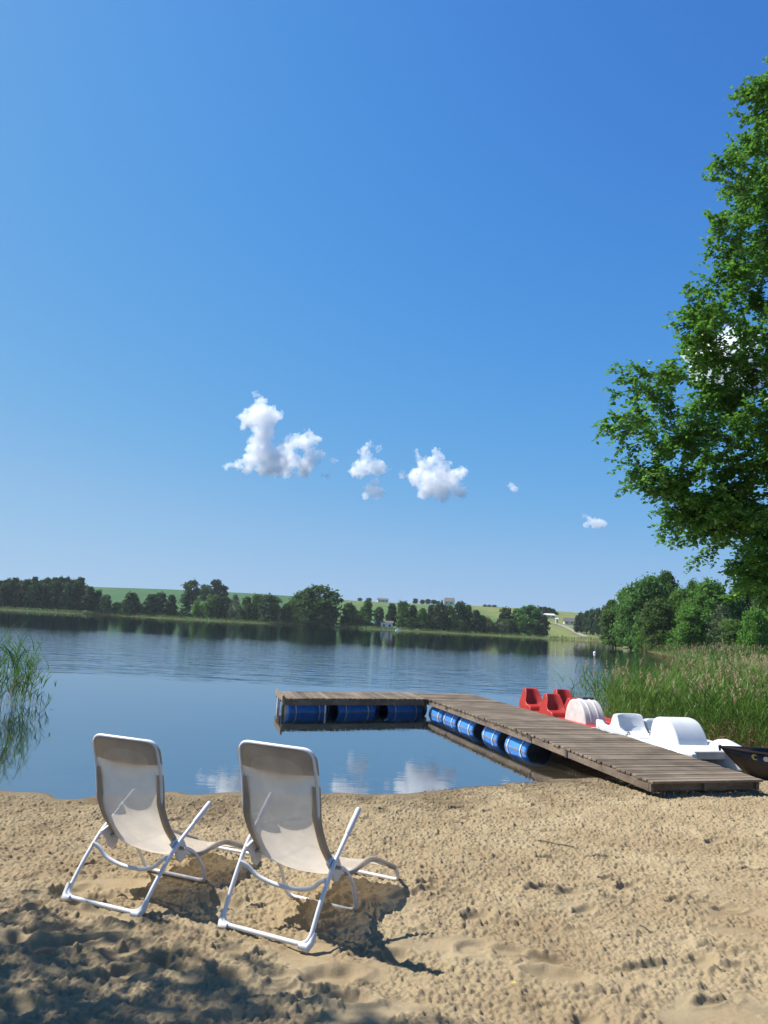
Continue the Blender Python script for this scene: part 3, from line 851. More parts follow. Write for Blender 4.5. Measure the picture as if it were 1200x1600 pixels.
def build_white_boat():
    o0 = P0 + DV * 4.42 + NV * 2.47
    root = empty('pedal_boat', (o0[0], o0[1], 0), BOAT_RZ + .01)
    tag(root, 'white pedal boat with moulded seats and a humped paddle cover moored beside the pier ramp', 'pedal boat')
    g = M['gelcoat']
    mb = MB()
    float_hull(mb, -.48, .24, 0, 2.42, .33, .315)
    float_hull(mb, .50, .24, .03, 2.52, .35, .36)
    mb.box((1.12, 0.01, .245), (2.05, .62, .13))
    mb.build('hull', g, root, bevel=.018, seg=3)
    # side coaming with raised stern corner running up into the seat
    side = [(.0, .30), (.0, .50), (.10, .505), (.17, .455), (.30, .435), (.42, .45), (.50, .52), (.55, .31)]
    MB().prism(side, -.70, -.60).build('coaming', g, root, bevel=.02, seg=3)
    MB().prism([(.0, .30), (.0, .46), (.10, .46), (.17, .42), (.42, .42), (.55, .31)], .60, .72).build('coaming', g, root, bevel=.02, seg=3)
    MB().prism([(.0, .30), (.0, .40), (.045, .40), (.05, .30)], -.60, .60).build('coaming', g, root, bevel=.01, seg=2)
    back = [(.40, .29), (.455, .44), (.50, .60), (.545, .672), (.60, .69), (.66, .678), (.70, .60), (.735, .50), (.80, .42), (.90, .385), (1.02, .375), (1.075, .35), (1.10, .29)]
    def seat(y0, y1, k, name):
        ym = (y0 + y1) / 2; n = 9
        rings = []
        for j in range(n):
            u = -1 + 2 * j / (n - 1)
            dish = .055 * (1 - u * u)
            ring = []
            for i, (x, z) in enumerate(back):
                zz = .29 + (z - .29) * k
                xx = x
                if 5 <= i <= 10: xx -= dish * .9 * (1 if i < 9 else .3); zz -= dish * (.35 if i > 6 else .0)
                if 2 <= i <= 5: zz -= .018 * u ** 4
                ring.append((xx, ym + u * (y1 - y0) / 2, zz))
            rings.append(ring)
        return MB().loft(rings).build(name, g, root, bevel=.016, seg=3)
    seat(-.69, -.17, 1.0, 'seat')
    seat(-.11, .36, .80, 'seat')
    # left wing joining seat and hull side
    MB().prism([(.46, .30), (.56, .60), (.64, .60), (.74, .46), (.92, .40), (1.25, .38), (1.5, .345), (1.6, .30)], -.715, -.655).build('side_wing', g, root, bevel=.02, seg=3)
    dome = smooth_prof([(1.02, .29), (1.06, .50), (1.13, .65), (1.25, .715), (1.42, .715), (1.57, .665), (1.68, .56), (1.755, .43), (1.80, .29)], 4)
    MB().prism(dome, -.29, .29).build('paddle_cover', g, root, bevel=.035, seg=4)
    # raised rib bow on the far float and deck crown
    rings = []
    for t in np.linspace(0, 1, 9):
        x = 1.72 + .72 * t; h = .15 * math.sin(min(1, t * 3 + .15) * math.pi / 2) * (1 - t) ** .8 + .012; wd = .21 * (1 - t) ** .55 + .015
        rings.append([(x, .50 + wd * math.cos(a), .335 + h * max(0, math.sin(a)) - (.03 if math.sin(a) < -.01 else 0)) for a in np.linspace(-.4, math.pi + .4, 12)])
    MB().loft(rings).build('bow_fairing', g, root)
    MB().prism([(1.70, .30), (1.76, .345), (2.1, .345), (2.22, .325), (2.24, .30)], -.34, .30).build('fore_deck', g, root, bevel=.015, seg=2)
    lv = MB(); lv.tube(smooth_path([(.98, -.02, .33), (1.0, -.03, .43), (1.06, -.05, .50)], 4), .009, 8); lv.tube([(1.06, -.12, .505), (1.07, .03, .50)], .013, 8); lv.tube([(1.03, .06, .33), (1.10, .05, .49)], .006, 6)
    lv.build('steering_lever', M['grey_metal'], root)
    for (x, y) in ((1.05, -.715), (.06, -.65)):
        cl = MB(); cl.tube(smooth_path([(x - .03, y, .39), (x - .02, y, .425), (x + .02, y, .425), (x + .03, y, .39)], 3), .008, 8); cl.build('cleat', M['dark'], root)
    for x0_, dx_ in ((1.05, -.22), (.06, .16)):
        y0_ = -.715 if x0_ > 1 else -.65
        MB().tube(smooth_path([(x0_, y0_, .42), (x0_ + dx_ * .4, -.735, .37), (x0_ + dx_ * .8, -.78, .368), (x0_ + dx_, -.86, .372), (x0_ + dx_ * 1.2, -.93, .368)], 4), .007, 6).build('mooring_rope', M['strap'], root)
    for y in (-.24, .20):
        mb = MB(); mb.tube([(.96, y, .37), (1.0, y, .40)], .012, 8); mb.box((1.0, y, .415), (.10, .07, .02)); mb.build('pedal', M['dark'], root, smooth=False)
build_white_boat()
def build_red_boat():
    o0 = P0 + DV * 1.02 + NV * 2.42
    root = empty('pedal_boat', (o0[0], o0[1], 0), BOAT_RZ - .01)
    tag(root, 'red pedal boat with high red seats and a worn white paddle cover beside the pier', 'pedal boat')
    rd = M['red']
    mb = MB()
    float_hull(mb, -.46, .24, 0, 3.36, .33, .34)
    float_hull(mb, .48, .24, 0, 3.40, .33, .36)
    mb.box((1.5, .01, .25), (2.85, .60, .14))
    mb.build('hull', rd, root, bevel=.02, seg=3)
    back = [(.0, .29), (.03, .45), (.045, .60), (.07, .735), (.11, .775), (.17, .765), (.21, .66), (.25, .52), (.31, .45), (.45, .435), (.55, .42), (.60, .36), (.62, .29)]
    def seat(x0, y0, y1, k=1.0):
        n = 9; ym = (y0 + y1) / 2; rings = []
        for j in range(n):
            u = -1 + 2 * j / (n - 1)
            wing = abs(u) ** 3
            ring = []
            for i, (x, z) in enumerate(back):
                # shoulders slope off: the shell is narrower at the top
                hw = (y1 - y0) / 2 * (1.0 - .30 * smoothstep(.45, .78, np.array(z)))
                xx = x + x0
                if 5 <= i <= 8: xx += .10 * wing * (1.1 - .5 * (i == 5)) - .02
                ring.append((xx, ym + u * hw, .29 + (z - .29) * k))
            rings.append(ring)
        MB().loft(rings).build('seat', rd, root, bevel=.014, seg=2)
    seat(.12, -.62, -.20, 1.0); seat(.12, .14, .58, 1.0)
    seat(1.18, -.64, -.22, .97); seat(1.18, -.10, .30, .80)
    dome = smooth_prof([(2.02, .31), (2.07, .50), (2.16, .66), (2.30, .745), (2.48, .75), (2.64, .69), (2.76, .57), (2.83, .43), (2.86, .31)], 4)
    MB().prism(dome, -.50, -.06).build('paddle_cover', M['gelcoat_worn'], root, bevel=.03, seg=3)
    cover_mid = (2.44, -.28)
    for y in (-.36, -.20):
        rib = [(cover_mid[0] + (x - cover_mid[0]) * 1.012, .31 + (z - .31) * 1.028) for x, z in dome]
        MB().prism(rib, y - .022, y + .022).build('cover_rib', M['gelcoat_worn'], root, bevel=.01)
    MB().box((2.36, -.20, .775), (.14, .24, .045)).build('cover_handle', M['dark'], root, bevel=.008)
    mb = MB(); mb.tube(smooth_path([(2.90, .26, .32), (2.92, .27, .45), (2.95, .28, .47)], 3), .02, 8); mb.build('mooring_post', M['dark'], root)
    MB().prism([(2.88, .31), (2.94, .37), (3.15, .375), (3.30, .33), (3.31, .30)], -.30, .34).build('fore_deck', rd, root, bevel=.015)
build_red_boat()

# ------------------------------------------------------------------ dark rowing boat
def build_rowboat():
    root = empty('rowing_boat', (5.18, 11.25, 0.0), R_(184))
    tag(root, 'dark rowing boat with a pointed bow and two round emblems beside the pier ramp', 'rowing boat')
    L, B = 3.5, .62
    rings = []
    for t in np.linspace(0, 1, 16):
        x = -L + L * t
        k = math.sin(min(1, (1 - t) * 1.45 + .0) * math.pi / 2) ** .8 * (1 - .12 * smoothstep(.3, 0, np.array(t)))
        w_ = max(B * k, .012)
        sheer = .37 + .10 * t ** 3 + .03 * (1 - t) ** 2
        zb = -.05 + .30 * smoothstep(.86, 1.0, np.array(t)) * 1.0
        rake = .0
        ring = []
        for a in (-1, -.92, -.8, -.55, 0, .55, .8, .92, 1):
            ht = {1: 1.0, .92: .62, .8: .28, .55: .04, 0: 0.0}[abs(a)]
            xx = x - .22 * (1 - ht) * smoothstep(.80, 1, np.array(t))
            ring.append((xx, a * w_, zb + (sheer - zb) * ht))
        rings.append(ring)
    o = MB().loft(rings, closed=False).build('hull', M['rowboat'], root)
    so_ = o.modifiers.new('shell', 'SOLIDIFY'); so_.thickness = .022; so_.offset = -1
    for s in (-1, 1):
        MB().tube([(p[-1 if s > 0 else 0][0], p[-1 if s > 0 else 0][1] + s * .004, p[-1][2] + .006) for p in rings], .017, 8).build('gunwale', M['rowboat'], root)
    for x in (-1.1, -2.2, -3.2):
        MB().box((x, 0, .26), (.24, 1.02, .025)).build('thwart', M['beam'], root, smooth=False)
    MB().tube([(.0, 0, .42), (.012, 0, .485), (-.01, 0, .50)], .018, 8).build('stem_post', M['rowboat'], root)
    # emblems on the flank facing the beach
    def on_side(x, ht):
        t = (x + L) / L; i = min(int(t * 15), 14); f_ = t * 15 - i
        P = []
        for idx in (8, 7):
            P.append(np.array(rings[i][idx]) * (1 - f_) + np.array(rings[i + 1][idx]) * f_)
        return P[0] * ht + P[1] * (1 - ht), P[0] - P[1], np.array(rings[i + 1][8]) - np.array(rings[i][8])
    def disc(x, ht, r, name, mat, crescent=False):
        c, up, al = on_side(x, ht)
        up = up / np.linalg.norm(up); al = al / np.linalg.norm(al); nn = np.cross(up, al)
        if nn[1] < 0: nn = -nn
        pts = []
        if crescent:
            for th in np.linspace(R_(40), R_(320), 22): pts.append((math.cos(th) * r, math.sin(th) * r))
            for th in np.linspace(R_(320), R_(40), 22): pts.append((math.cos(th) * r * .62 + r * .30, math.sin(th) * r * .66))
        else:
            for th in np.linspace(0, 2 * math.pi, 25)[:-1]: pts.append((math.cos(th) * r, math.sin(th) * r))
        mb = MB()
        mb.loft([[c + nn * e - al * a + up * b for a, b in pts] for e in (.001, .007)])
        mb.build(name, M[mat], root, smooth=False)
    disc(-.40, .62, .042, 'emblem', 'yellow', True)
    disc(-.545, .62, .036, 'emblem', 'paint_white')
build_rowboat()

# ------------------------------------------------------------------ foliage engines
def rand_unit(n, r):
    v = r.normal(size=(n, 3)); return v / np.linalg.norm(v, axis=1)[:, None]
def leaf_mesh(name, P, D, Nn, L, Wd, fold=.25):
    """hexagonal folded leaves: base P, axis D, normal Nn, length L, width Wd (arrays)"""
    S = np.cross(D, Nn); S /= (np.linalg.norm(S, axis=1)[:, None] + 1e-9)
    Nn = np.cross(S, D)
    L = L[:, None]; W2 = (Wd / 2)[:, None]
    up = Nn * (W2 * fold)
    b = P; t = P + D * L - Nn * L * .08
    l1 = P + D * L * .30 - S * W2 * .92 + up; l2 = P + D * L * .70 - S * W2 * .85 + up
    r1 = P + D * L * .30 + S * W2 * .92 + up; r2 = P + D * L * .70 + S * W2 * .85 + up
    V = np.stack([b, l1, l2, t, r2, r1], 1).reshape(-1, 3)
    i = np.arange(len(P))[:, None] * 6
    F = np.concatenate([i + np.array([[0, 1, 2, 3]]), i + np.array([[0, 3, 4, 5]])], 0)
    return big_mesh(name, V, F)
def crown_points(r, kind, h, w):
    """blob centres and radii of a crown of total height h and width w"""
    B = []
    def fill(n, z0, z1, env, rs, q0=.12):
        for i in range(n):
            z = z0 + (z1 - z0) * ((i + r.random()) / n); e = env(z) * w * .5
            a = i * 2.399 + r.normal() * .5; rb = w * r.uniform(*rs); rb = min(rb, e * .8 + .05 * w)
            q = max(0, e - rb * .75) * math.sqrt(r.uniform(q0, 1))
            B.append((q * math.cos(a), q * math.sin(a), z * h, rb))
    if kind == 'round':
        fill(46, .08, .95, lambda z: max(.12, 1 - abs((z - .48) / .56) ** 2.4) ** .5, (.12, .20))
    elif kind == 'pine':
        fill(40, .10, .97, lambda z: max(.10, (1.0 - .75 * max(0, (z - .35) / .65) ** 1.4)) * (.75 + .25 * min(1, z * 4)), (.13, .21))
    elif kind == 'spruce':
        fill(40, .05, .98, lambda z: max(.06, 1.03 - z), (.08, .16), .3)
    elif kind == 'tall':
        fill(44, .07, .97, lambda z: max(.12, math.sin(min(1, (1.03 - z) * 1.9) * 1.57) * (.72 + .28 * min(1, z * 2.5))), (.12, .20))
    elif kind == 'bush':
        fill(30, .03, .90, lambda z: math.sqrt(max(.04, 1 - (z - .12) ** 2 / .75)), (.12, .19))
    return np.array(B)
def crown_mesh(name, seed, kind, h, w, nleaf, size):
    r = np.random.default_rng(seed)
    B = crown_points(r, kind, h, w)
    pr = B[:, 3] ** 2; pr /= pr.sum()
    idx = r.choice(len(B), nleaf, p=pr)
    u = rand_unit(nleaf, r)
    u[:, 2] = np.where(u[:, 2] < -.35, -u[:, 2] * r.uniform(0, 1, nleaf), u[:, 2])
    rad = B[idx, 3] * (.40 + .62 * r.random(nleaf) ** .5)
    P = B[idx, :3] + u * rad[:, None] * np.array([1, 1, .82])
    # loose sprays beyond the clumps
    k = r.random(nleaf) < .24
    P[k] += u[k] * (B[idx[k], 3] * r.uniform(.1, .60, k.sum()))[:, None]
    nrm = u + rand_unit(nleaf, r) * .75; nrm /= np.linalg.norm(nrm, axis=1)[:, None]
    D = np.cross(nrm, rand_unit(nleaf, r)); D /= (np.linalg.norm(D, axis=1)[:, None] + 1e-9)
    s = size * r.uniform(.6, 1.35, nleaf)
    return leaf_mesh(name, P - D * (s / 2)[:, None], D, nrm, s, s * .75, .2), B
def trunk_mesh(name, seed, h, w, B, r0, bare=.95, nl=9):
    r = np.random.default_rng(seed + 500)
    mb = MB()
    pts = [(0, 0, -.4), (r.normal() * .01 * h, r.normal() * .01 * h, .3 * h), (r.normal() * .015 * h, r.normal() * .015 * h, .6 * h), (r.normal() * .02 * h, r.normal() * .02 * h, .9 * h)]
    P = smooth_path(pts, 4)
    mb.tube(P, [r0 * (1.25 - 1.15 * (i / (len(P) - 1)) ** .8) + .01 for i in range(len(P))], 7)
    for i in r.choice(len(B), min(nl, len(B)), replace=False):
        b = B[i, :3]; z0 = max(.12 * h, b[2] - .55 * math.hypot(b[0], b[1]) - .08 * h)
        k = min(int(z0 / (.9 * h) * (len(P) - 1)) , len(P) - 2)
        a = P[k]
        m = (a + b) / 2 + np.array([0, 0, -.03 * h])
        q = smooth_path([a, m, b], 3)
        mb.tube(q, [r0 * .42 * (1 - .8 * j / (len(q) - 1)) for j in range(len(q))], 5)
    me_o = mb.build(name, M['bark'])
    return me_o
PROTO = {}
def proto(key, kind, h, w, nleaf, size, mat, seed, r0, bark='bark'):
    cm, B = crown_mesh('crown', seed, kind, h, w, nleaf, size)
    cm.materials.append(M[mat])
    to = trunk_mesh('trunk', seed, h, w, B, r0)
    tm = to.data
    tm.materials.clear(); tm.materials.append(M[bark])
    bpy.data.objects.remove(to)
    PROTO[key] = (cm, tm, h, w)
def tree(key, name, loc, height_, width, label, cat, group=None, rz=None):
    cm, tm, h, w = PROTO[key]
    root = empty(name, loc, random.uniform(0, 6.28) if rz is None else rz)
    root.scale = (width / w, width / w, height_ / h)
    for nm, me in (('trunk', tm), ('crown', cm)):
        o = bpy.data.objects.new(nm, me); col.objects.link(o); o.parent = root
    tag(root, label, cat, group)
    return root
# far-shore prototypes (10 m high, unit design; scaled per tree)
for i in range(3):
    proto(f'pine{i}', 'pine', 10, 5.5, 2600, .62, 'leaf_dark', 20 + i, .16)
    proto(f'round{i}', 'round', 10, 8, 3000, .66, 'leaf_dark', 30 + i, .2)
    proto(f'mid{i}', 'round', 10, 8, 3000, .66, 'leaf_mid', 40 + i, .2)
    proto(f'tall{i}', 'tall', 10, 5, 2200, .56, 'leaf_mid', 50 + i, .18)
for i in range(2):
    proto(f'spruce{i}', 'spruce', 10, 4, 1900, .5, 'leaf_dark', 60 + i, .14)
    proto(f'bush{i}', 'bush', 5, 7, 1600, .52, 'leaf_bright', 70 + i, .15)
    proto(f'pale{i}', 'tall', 10, 6, 1300, .5, 'leaf_pale', 80 + i, .18, 'bark_pale')
proto('yellow', 'bush', 5, 7, 1000, .5, 'leaf_yellow', 90, .15)

def shore_tree(px, ytop, wpx, key, name, label, cat='tree', group=None, Y=332, inland=None):
    """stand a tree of the given apparent size on the ground at distance Y"""
    X = at_depth(px, 960, Y)[0]
    gz = H(X, Y)
    zt = at_depth(px, ytop, Y)[2]
    hh = max(2.0, zt - gz)
    ww = wpx / FPX * Y
    return tree(key, name, (X, Y, gz - .1), hh, ww, label, cat, group)

# left pine wood: trees nothing tells apart
rp = random.Random(12)
for row, (Yr, ytop0) in enumerate(((340, 910), (347, 905), (354, 903))):
    px = -75 + row * 5
    while px < 142 - row * 8:
        yt = ytop0 + rp.uniform(-3, 6) + max(0, (px - 110)) * .28
        shore_tree(px, yt, rp.uniform(19, 27), f'pine{rp.randrange(3)}', 'pine_tree', 'tall dark pine in the dense wood at the left end of the far shore', 'tree', 'pines of the dense wood on the far shore', Yr + rp.uniform(-2, 2))
        px += rp.uniform(8.5, 12)
T = [  # px, top, width, kind, Y, name, label
 (150, 923, 20, 'pine0', 340, 'pine_tree', 'dark pine closing the right end of the dense far shore wood'),
 (163, 930, 17, 'round1', 336, 'tree', 'small dark tree just right of the dense pine wood on the far shore'),
 (182, 941, 17, 'round0', 338, 'tree', 'lowest dark tree below the smooth green hillside on the far shore'),
 (202, 927, 27, 'round2', 338, 'tree', 'single domed dark tree below the middle of the green hillside'),
 (218, 945, 16, 'mid0', 340, 'shrub', 'low bush right of the single domed tree on the far shore'),
 (233, 929, 24, 'pine1', 337, 'pine_tree', 'left tree of the dark pair below the right part of the green hillside'),
 (247, 926, 26, 'round0', 341, 'tree', 'taller right tree of the dark pair below the green hillside'),
 (266, 929, 20, 'pine2', 337, 'pine_tree', 'slim dark pine left of the spire shaped conifer on the far shore'),
 (290, 923, 22, 'spruce0', 335, 'conifer', 'dark spire shaped conifer below the round hilltop tree'),
 (318, 943, 22, 'bush0', 352, 'shrub', 'bright green shrub on the slope right of the spire shaped conifer'),
 (306, 938, 16, 'bush1', 350, 'shrub', 'small bright shrub tucked behind the spire shaped conifer'),
 (330, 930, 26, 'mid1', 338, 'tree', 'mid green tree left of the bare branched pale tree on the far shore'),
 (350, 933, 26, 'round1', 341, 'tree', 'dark tree directly left of the bare branched pale tree'),
 (366, 929, 20, 'pale0', 334, 'tree', 'thin pale tree with light bare branches on the far shore'),
 (384, 932, 24, 'tall0', 338, 'tree', 'upright green tree right of the thin pale tree on the far shore'),
 (402, 930, 24, 'mid2', 341, 'tree', 'grey green tree between the thin pale tree and the black rounded one'),
 (421, 931, 36, 'round2', 335, 'tree', 'black rounded tree at the left foot of the largest far shore tree'),
 (447, 943, 22, 'tall1', 339, 'tree', 'small slim tree wedged left of the largest far shore tree'),
 (468, 930, 36, 'mid0', 342, 'tree', 'lower left shoulder tree of the largest far shore tree'),
 (498, 917, 64, 'mid1', 338, 'tree', 'largest broad domed tree on the far shore'),
 (484, 950, 30, 'round0', 332, 'tree', 'dark tree standing in front of the largest domed tree at the waterline'),
 (516, 949, 26, 'round1', 333, 'tree', 'dark tree under the right edge of the largest domed tree'),
 (545, 942, 28, 'tall2', 334, 'tree', 'loose airy tree left of the pair beside the white shed'),
 (573, 938, 24, 'tall1', 334, 'tree', 'taller loose airy tree nearest to the left of the white shed'),
 (560, 955, 18, 'mid2', 340, 'tree', 'small tree between the two loose airy trees on the far shore'),
 (762, 965, 20, 'yellow', 341, 'shrub', 'yellowish shrub right of the lakeside stand of dark trees'),
 (772, 974, 16, 'round0', 336, 'tree', 'small dark tree right of the yellowish shrub on the far shore'),
 (784, 972, 18, 'pale1', 338, 'tree', 'silvery pale tree left of the right hand stand on the far shore'),
 (791, 951, 24, 'round2', 344, 'tree', 'dark tree above the silvery pale tree on the far shore'),
 (808, 951, 26, 'tall0', 342, 'tree', 'upright tree left of the broadest tree in the right hand far shore stand'),
 (828, 948, 40, 'mid0', 337, 'tree', 'broadest tree in the right hand far shore stand'),
 (800, 968, 20, 'round1', 334, 'tree', 'low dark tree at the water in the right hand far shore stand'),
 (846, 961, 26, 'round2', 334, 'tree', 'dark tree ending the right hand far shore stand beside the mown slope'),
 (295, 907, 29, 'round0', 455, 'tree', 'round dark tree on the hilltop left of the wooded knoll'),
 (318, 914, 18, 'mid1', 500, 'tree', 'low tree right of the round hilltop tree'),
 (333, 906, 20, 'round1', 520, 'tree', 'tallest bluish tree on the hilltop knoll'),
 (346, 915, 16, 'round2', 525, 'tree', 'smaller bluish tree at the right of the hilltop knoll'),
 (690, 937, 6, 'spruce1', 690, 'conifer', 'tiny pointed conifer left of the hilltop house'),
 (561, 934, 7, 'round0', 700, 'tree', 'tiny dark tree on the bare skyline left of the long hilltop barn'),
 (575, 934, 9, 'round1', 700, 'tree', 'tiny bushy tree on the skyline nearest to the long hilltop barn'),
]
for px, yt, wd, key, Y, nm, lb in T:
    shore_tree(px, yt, wd * 1.14, key, nm, lb, 'tree' if nm != 'shrub' else 'shrub', 'trees along the far shore' if Y < 400 else 'trees on the far hill', Y)
# the lakeside stand behind and right of the white shed
for px, yt, wd, Y in [(592, 949, 18, 340), (612, 944, 24, 343), (630, 941, 26, 338), (645, 947, 24, 340), (660, 950, 24, 337), (674, 946, 24, 341), (688, 943, 26, 337), (703, 948, 24, 341), (718, 941, 24, 338), (731, 945, 22, 341), (744, 953, 24, 336), (754, 962, 16, 335)]:
    shore_tree(px, yt, wd, rp.choice(['pine0', 'pine1', 'pine2', 'round1', 'mid2', 'tall2']), 'tree', 'dark tree in the close lakeside stand right of the white shed', 'tree', 'trees of the lakeside stand by the white shed', Y)
for px, yt, wd in [(648, 935, 10), (659, 937, 10), (668, 936, 10), (677, 937, 11), (684, 939, 9)]:
    shore_tree(px, yt, wd, rp.choice(['round0', 'round1', 'round2']), 'tree', 'bluish tree in the short hilltop row left of the hilltop house', 'tree', 'trees of the hilltop row', 680)
for px, yt, wd in [(757, 950, 7), (764, 948, 9), (772, 947, 9)]:
    shore_tree(px, yt, wd, rp.choice(['round0', 'tall1']), 'tree', 'tiny dark tree in the cluster on the hill above the yellowish shrub', 'tree', 'trees of the small hill cluster', 640)
for px, yt, wd in [(836, 949, 13), (844, 948, 13), (851, 948, 13), (858, 949, 13), (864, 951, 12), (869, 956, 9)]:
    shore_tree(px, yt, wd, rp.choice(['pine0', 'pine1', 'pine2']), 'pine_tree', 'dark pine in the hilltop wood above the mown slope', 'tree', 'pines of the hilltop wood', 560)
for px, yt, wd, Y in [(902, 962, 14, 395), (909, 958, 15, 400), (917, 955, 16, 390), (926, 953, 17, 380), (935, 951, 18, 372), (944, 949, 18, 365), (953, 948, 18, 360), (962, 947, 18, 355)]:
    shore_tree(px, yt, wd, rp.choice(['pine0', 'pine1', 'round2']), 'pine_tree', 'bluish dark tree in the wood between the mown slope and the right bank', 'tree', 'trees of the wood behind the cove', Y)

rf_ = random.Random(31)
px = 152
while px < 860:
    if rf_.random() < .8 and not (560 < px < 628) and not (520 < px < 536):
        base = 958 + (px - 150) * .038
        shore_tree(px, base - rf_.uniform(4, 15), rf_.uniform(16, 28), rf_.choice(['bush0', 'bush1', 'mid0', 'mid2', 'round1', 'pale0', 'mid1']), 'tree', 'low green tree or bush filling the belt between the far shore trees', 'tree', 'undergrowth trees of the far shore belt', rf_.uniform(336, 346))
    px += rf_.uniform(9, 19)
# right bank trees, larger in the picture
for i in range(2):
    proto(f'bank_mid{i}', 'round', 10, 8, 11000, .38, 'leaf_mid', 110 + i, .2)
    proto(f'bank_bright{i}', 'round', 10, 8, 11000, .38, 'leaf_bright', 120 + i, .2)
    proto(f'bank_tall{i}', 'tall', 10, 6, 8000, .36, 'leaf_mid', 130 + i, .2)
proto('bank_bush', 'bush', 5, 7, 5200, .34, 'leaf_bright', 140, .12)
proto('bank_pale', 'tall', 10, 7, 1300, .34, 'leaf_pale', 141, .17, 'bark_pale')
B_ = [
 (957, 938, 36, 'bank_tall0', 140, 'dark slim tree at the tip of the right bank'),
 (985, 922, 46, 'bank_mid0', 132, 'sloping shouldered tree next to the tip of the right bank'),
 (1008, 903, 58, 'bank_mid1', 128, 'tall domed tree left of the highest tree on the right bank'),
 (1041, 896, 50, 'bank_tall1', 133, 'highest tree on the right bank'),
 (1030, 938, 46, 'bank_mid0', 120, 'dark leaning tree below the highest tree on the right bank'),
 (1066, 922, 44, 'bank_bright0', 122, 'bright green tree right of the highest tree on the right bank'),
 (1085, 909, 26, 'bank_mid1', 138, 'small tree top showing behind the bright green trees'),
 (1108, 911, 64, 'bank_bright1', 116, 'broad bright green tree in the middle of the right bank'),
 (1083, 948, 52, 'bank_bright0', 108, 'lower bright tree in front of the broad bright green one'),
 (1148, 928, 46, 'bank_tall0', 118, 'grey green tree behind the leafless twigged one on the right bank'),
 (1128, 945, 44, 'bank_pale', 104, 'half bare pale twigged tree above the tan reeds'),
 (1172, 905, 60, 'bank_mid0', 122, 'tall tree behind the overhanging boughs on the right bank'),
 (1215, 898, 66, 'bank_tall1', 112, 'tall tree cut by the right edge of the photo'),
 (1180, 955, 40, 'bank_bush', 88, 'bright bushy sapling above the tan reeds near the right edge'),
 (1208, 950, 46, 'bank_bright1', 92, 'bright tree half cut by the right edge above the reeds'),
 (1150, 968, 46, 'bank_mid1', 98, 'low green tree behind the bright bushy sapling'),
 (1052, 985, 40, 'bank_bush', 118, 'low waterside bush under the highest tree on the right bank'),
 (1010, 985, 34, 'bank_bush', 124, 'low waterside bush under the tall domed tree'),
]
for px, yt, wd, key, Y, lb in B_:
    shore_tree(px, yt, wd * (1.28 if px < 1190 else 1.1), key, 'bush' if 'bush' in key else 'tree', lb, 'bush' if 'bush' in key and 'sapling' not in lb else 'tree', 'trees on the right bank', Y)

# ------------------------------------------------------------------ small far things
def house(name, px, ybase, Y, wid, dep, hw, hr, wall, roof, label, cat='house', rz=0.0, wins=2):
    X = at_depth(px, ybase, Y)[0]
    root = empty(name, (X, Y, H(X, Y) - .15), rz); tag(root, label, cat)
    MB().box((0, 0, hw / 2), (wid, dep, hw)).build('wall', M[wall], root, smooth=False)
    o = .35
    MB().loft([[(-wid / 2 - o, -dep / 2 - o, hw + .003), (-wid / 2 - o, dep / 2 + o, hw + .003), (-wid / 2 - o, 0, hw + hr)], [(wid / 2 + o, -dep / 2 - o, hw + .003), (wid / 2 + o, dep / 2 + o, hw + .003), (wid / 2 + o, 0, hw + hr)]]).build('roof', M[roof], root, smooth=False)
    for i in range(wins):
        x = -wid / 2 + wid * (i + .5) / wins
        MB().box((x, -dep / 2 - .01, hw * .55), (wid / wins * .34, .08, hw * .38)).build('window', M['dark'], root, smooth=False)
    return root
house('shed', 604, 978, 333, 5.2, 3, 2.9, .9, 'house_wall', 'roof_dark', 'white shed among the trees on the far shore', 'shed', .05)
house('hut', 588, 978, 352, 3.6, 3.5, 2.4, 1.6, 'paint_white', 'roof_teal', 'small hut with a teal roof left of the white shed', 'hut')
house('barn', 598, 940, 705, 10, 7, 2.6, 1.6, 'paint_white', 'roof_dark', 'long low barn on the bare skyline', 'barn', .1, 3)
house('house', 702, 944, 690, 8.5, 8, 3.2, 3.6, 'house_wall', 'roof_dark', 'house with a dark pitched roof on the hilltop', 'house', -.2)
house('barn', 858, 964, 520, 6.5, 6, 2.0, 1.2, 'house_wall', 'paint_white', 'pale roofed barn below the hilltop wood', 'barn', .2)
house('farmhouse', 889, 974, 470, 6.4, 5, 2.0, 2.2, 'house_wall', 'roof_dark', 'farmhouse with dark roof beside the track above the mown slope', 'house', -.1)
house('hut', 870, 972, 468, 1.3, 1.3, 3.2, .6, 'house_wall', 'house_wall', 'narrow white tower hut beside the farm track', 'hut', 0, 1)
def small_boat():
    X, Y = at_depth(622, 986, 316)[0], 316
    root = empty('moored_boat', (X, Y, 0), .3); root.scale = (.62, .62, .62); tag(root, 'small white boat moored on the far shore by the white shed', 'boat')
    rings = []
    for t in np.linspace(0, 1, 9):
        w_ = .75 * math.sin(min(1, (1 - t) * 1.6 + .03) * 1.57)
        rings.append([(-1.8 + 3.6 * t, -w_, .55 + .2 * t), (-1.8 + 3.6 * t, -w_ * .6, -.1), (-1.8 + 3.6 * t, w_ * .6, -.1), (-1.8 + 3.6 * t, w_, .55 + .2 * t)])
    MB().loft(rings).build('hull', M['gelcoat'], root)
    MB().box((-.2, 0, .85), (1.1, .9, .55)).build('cabin', M['gelcoat'], root, bevel=.08)
small_boat()
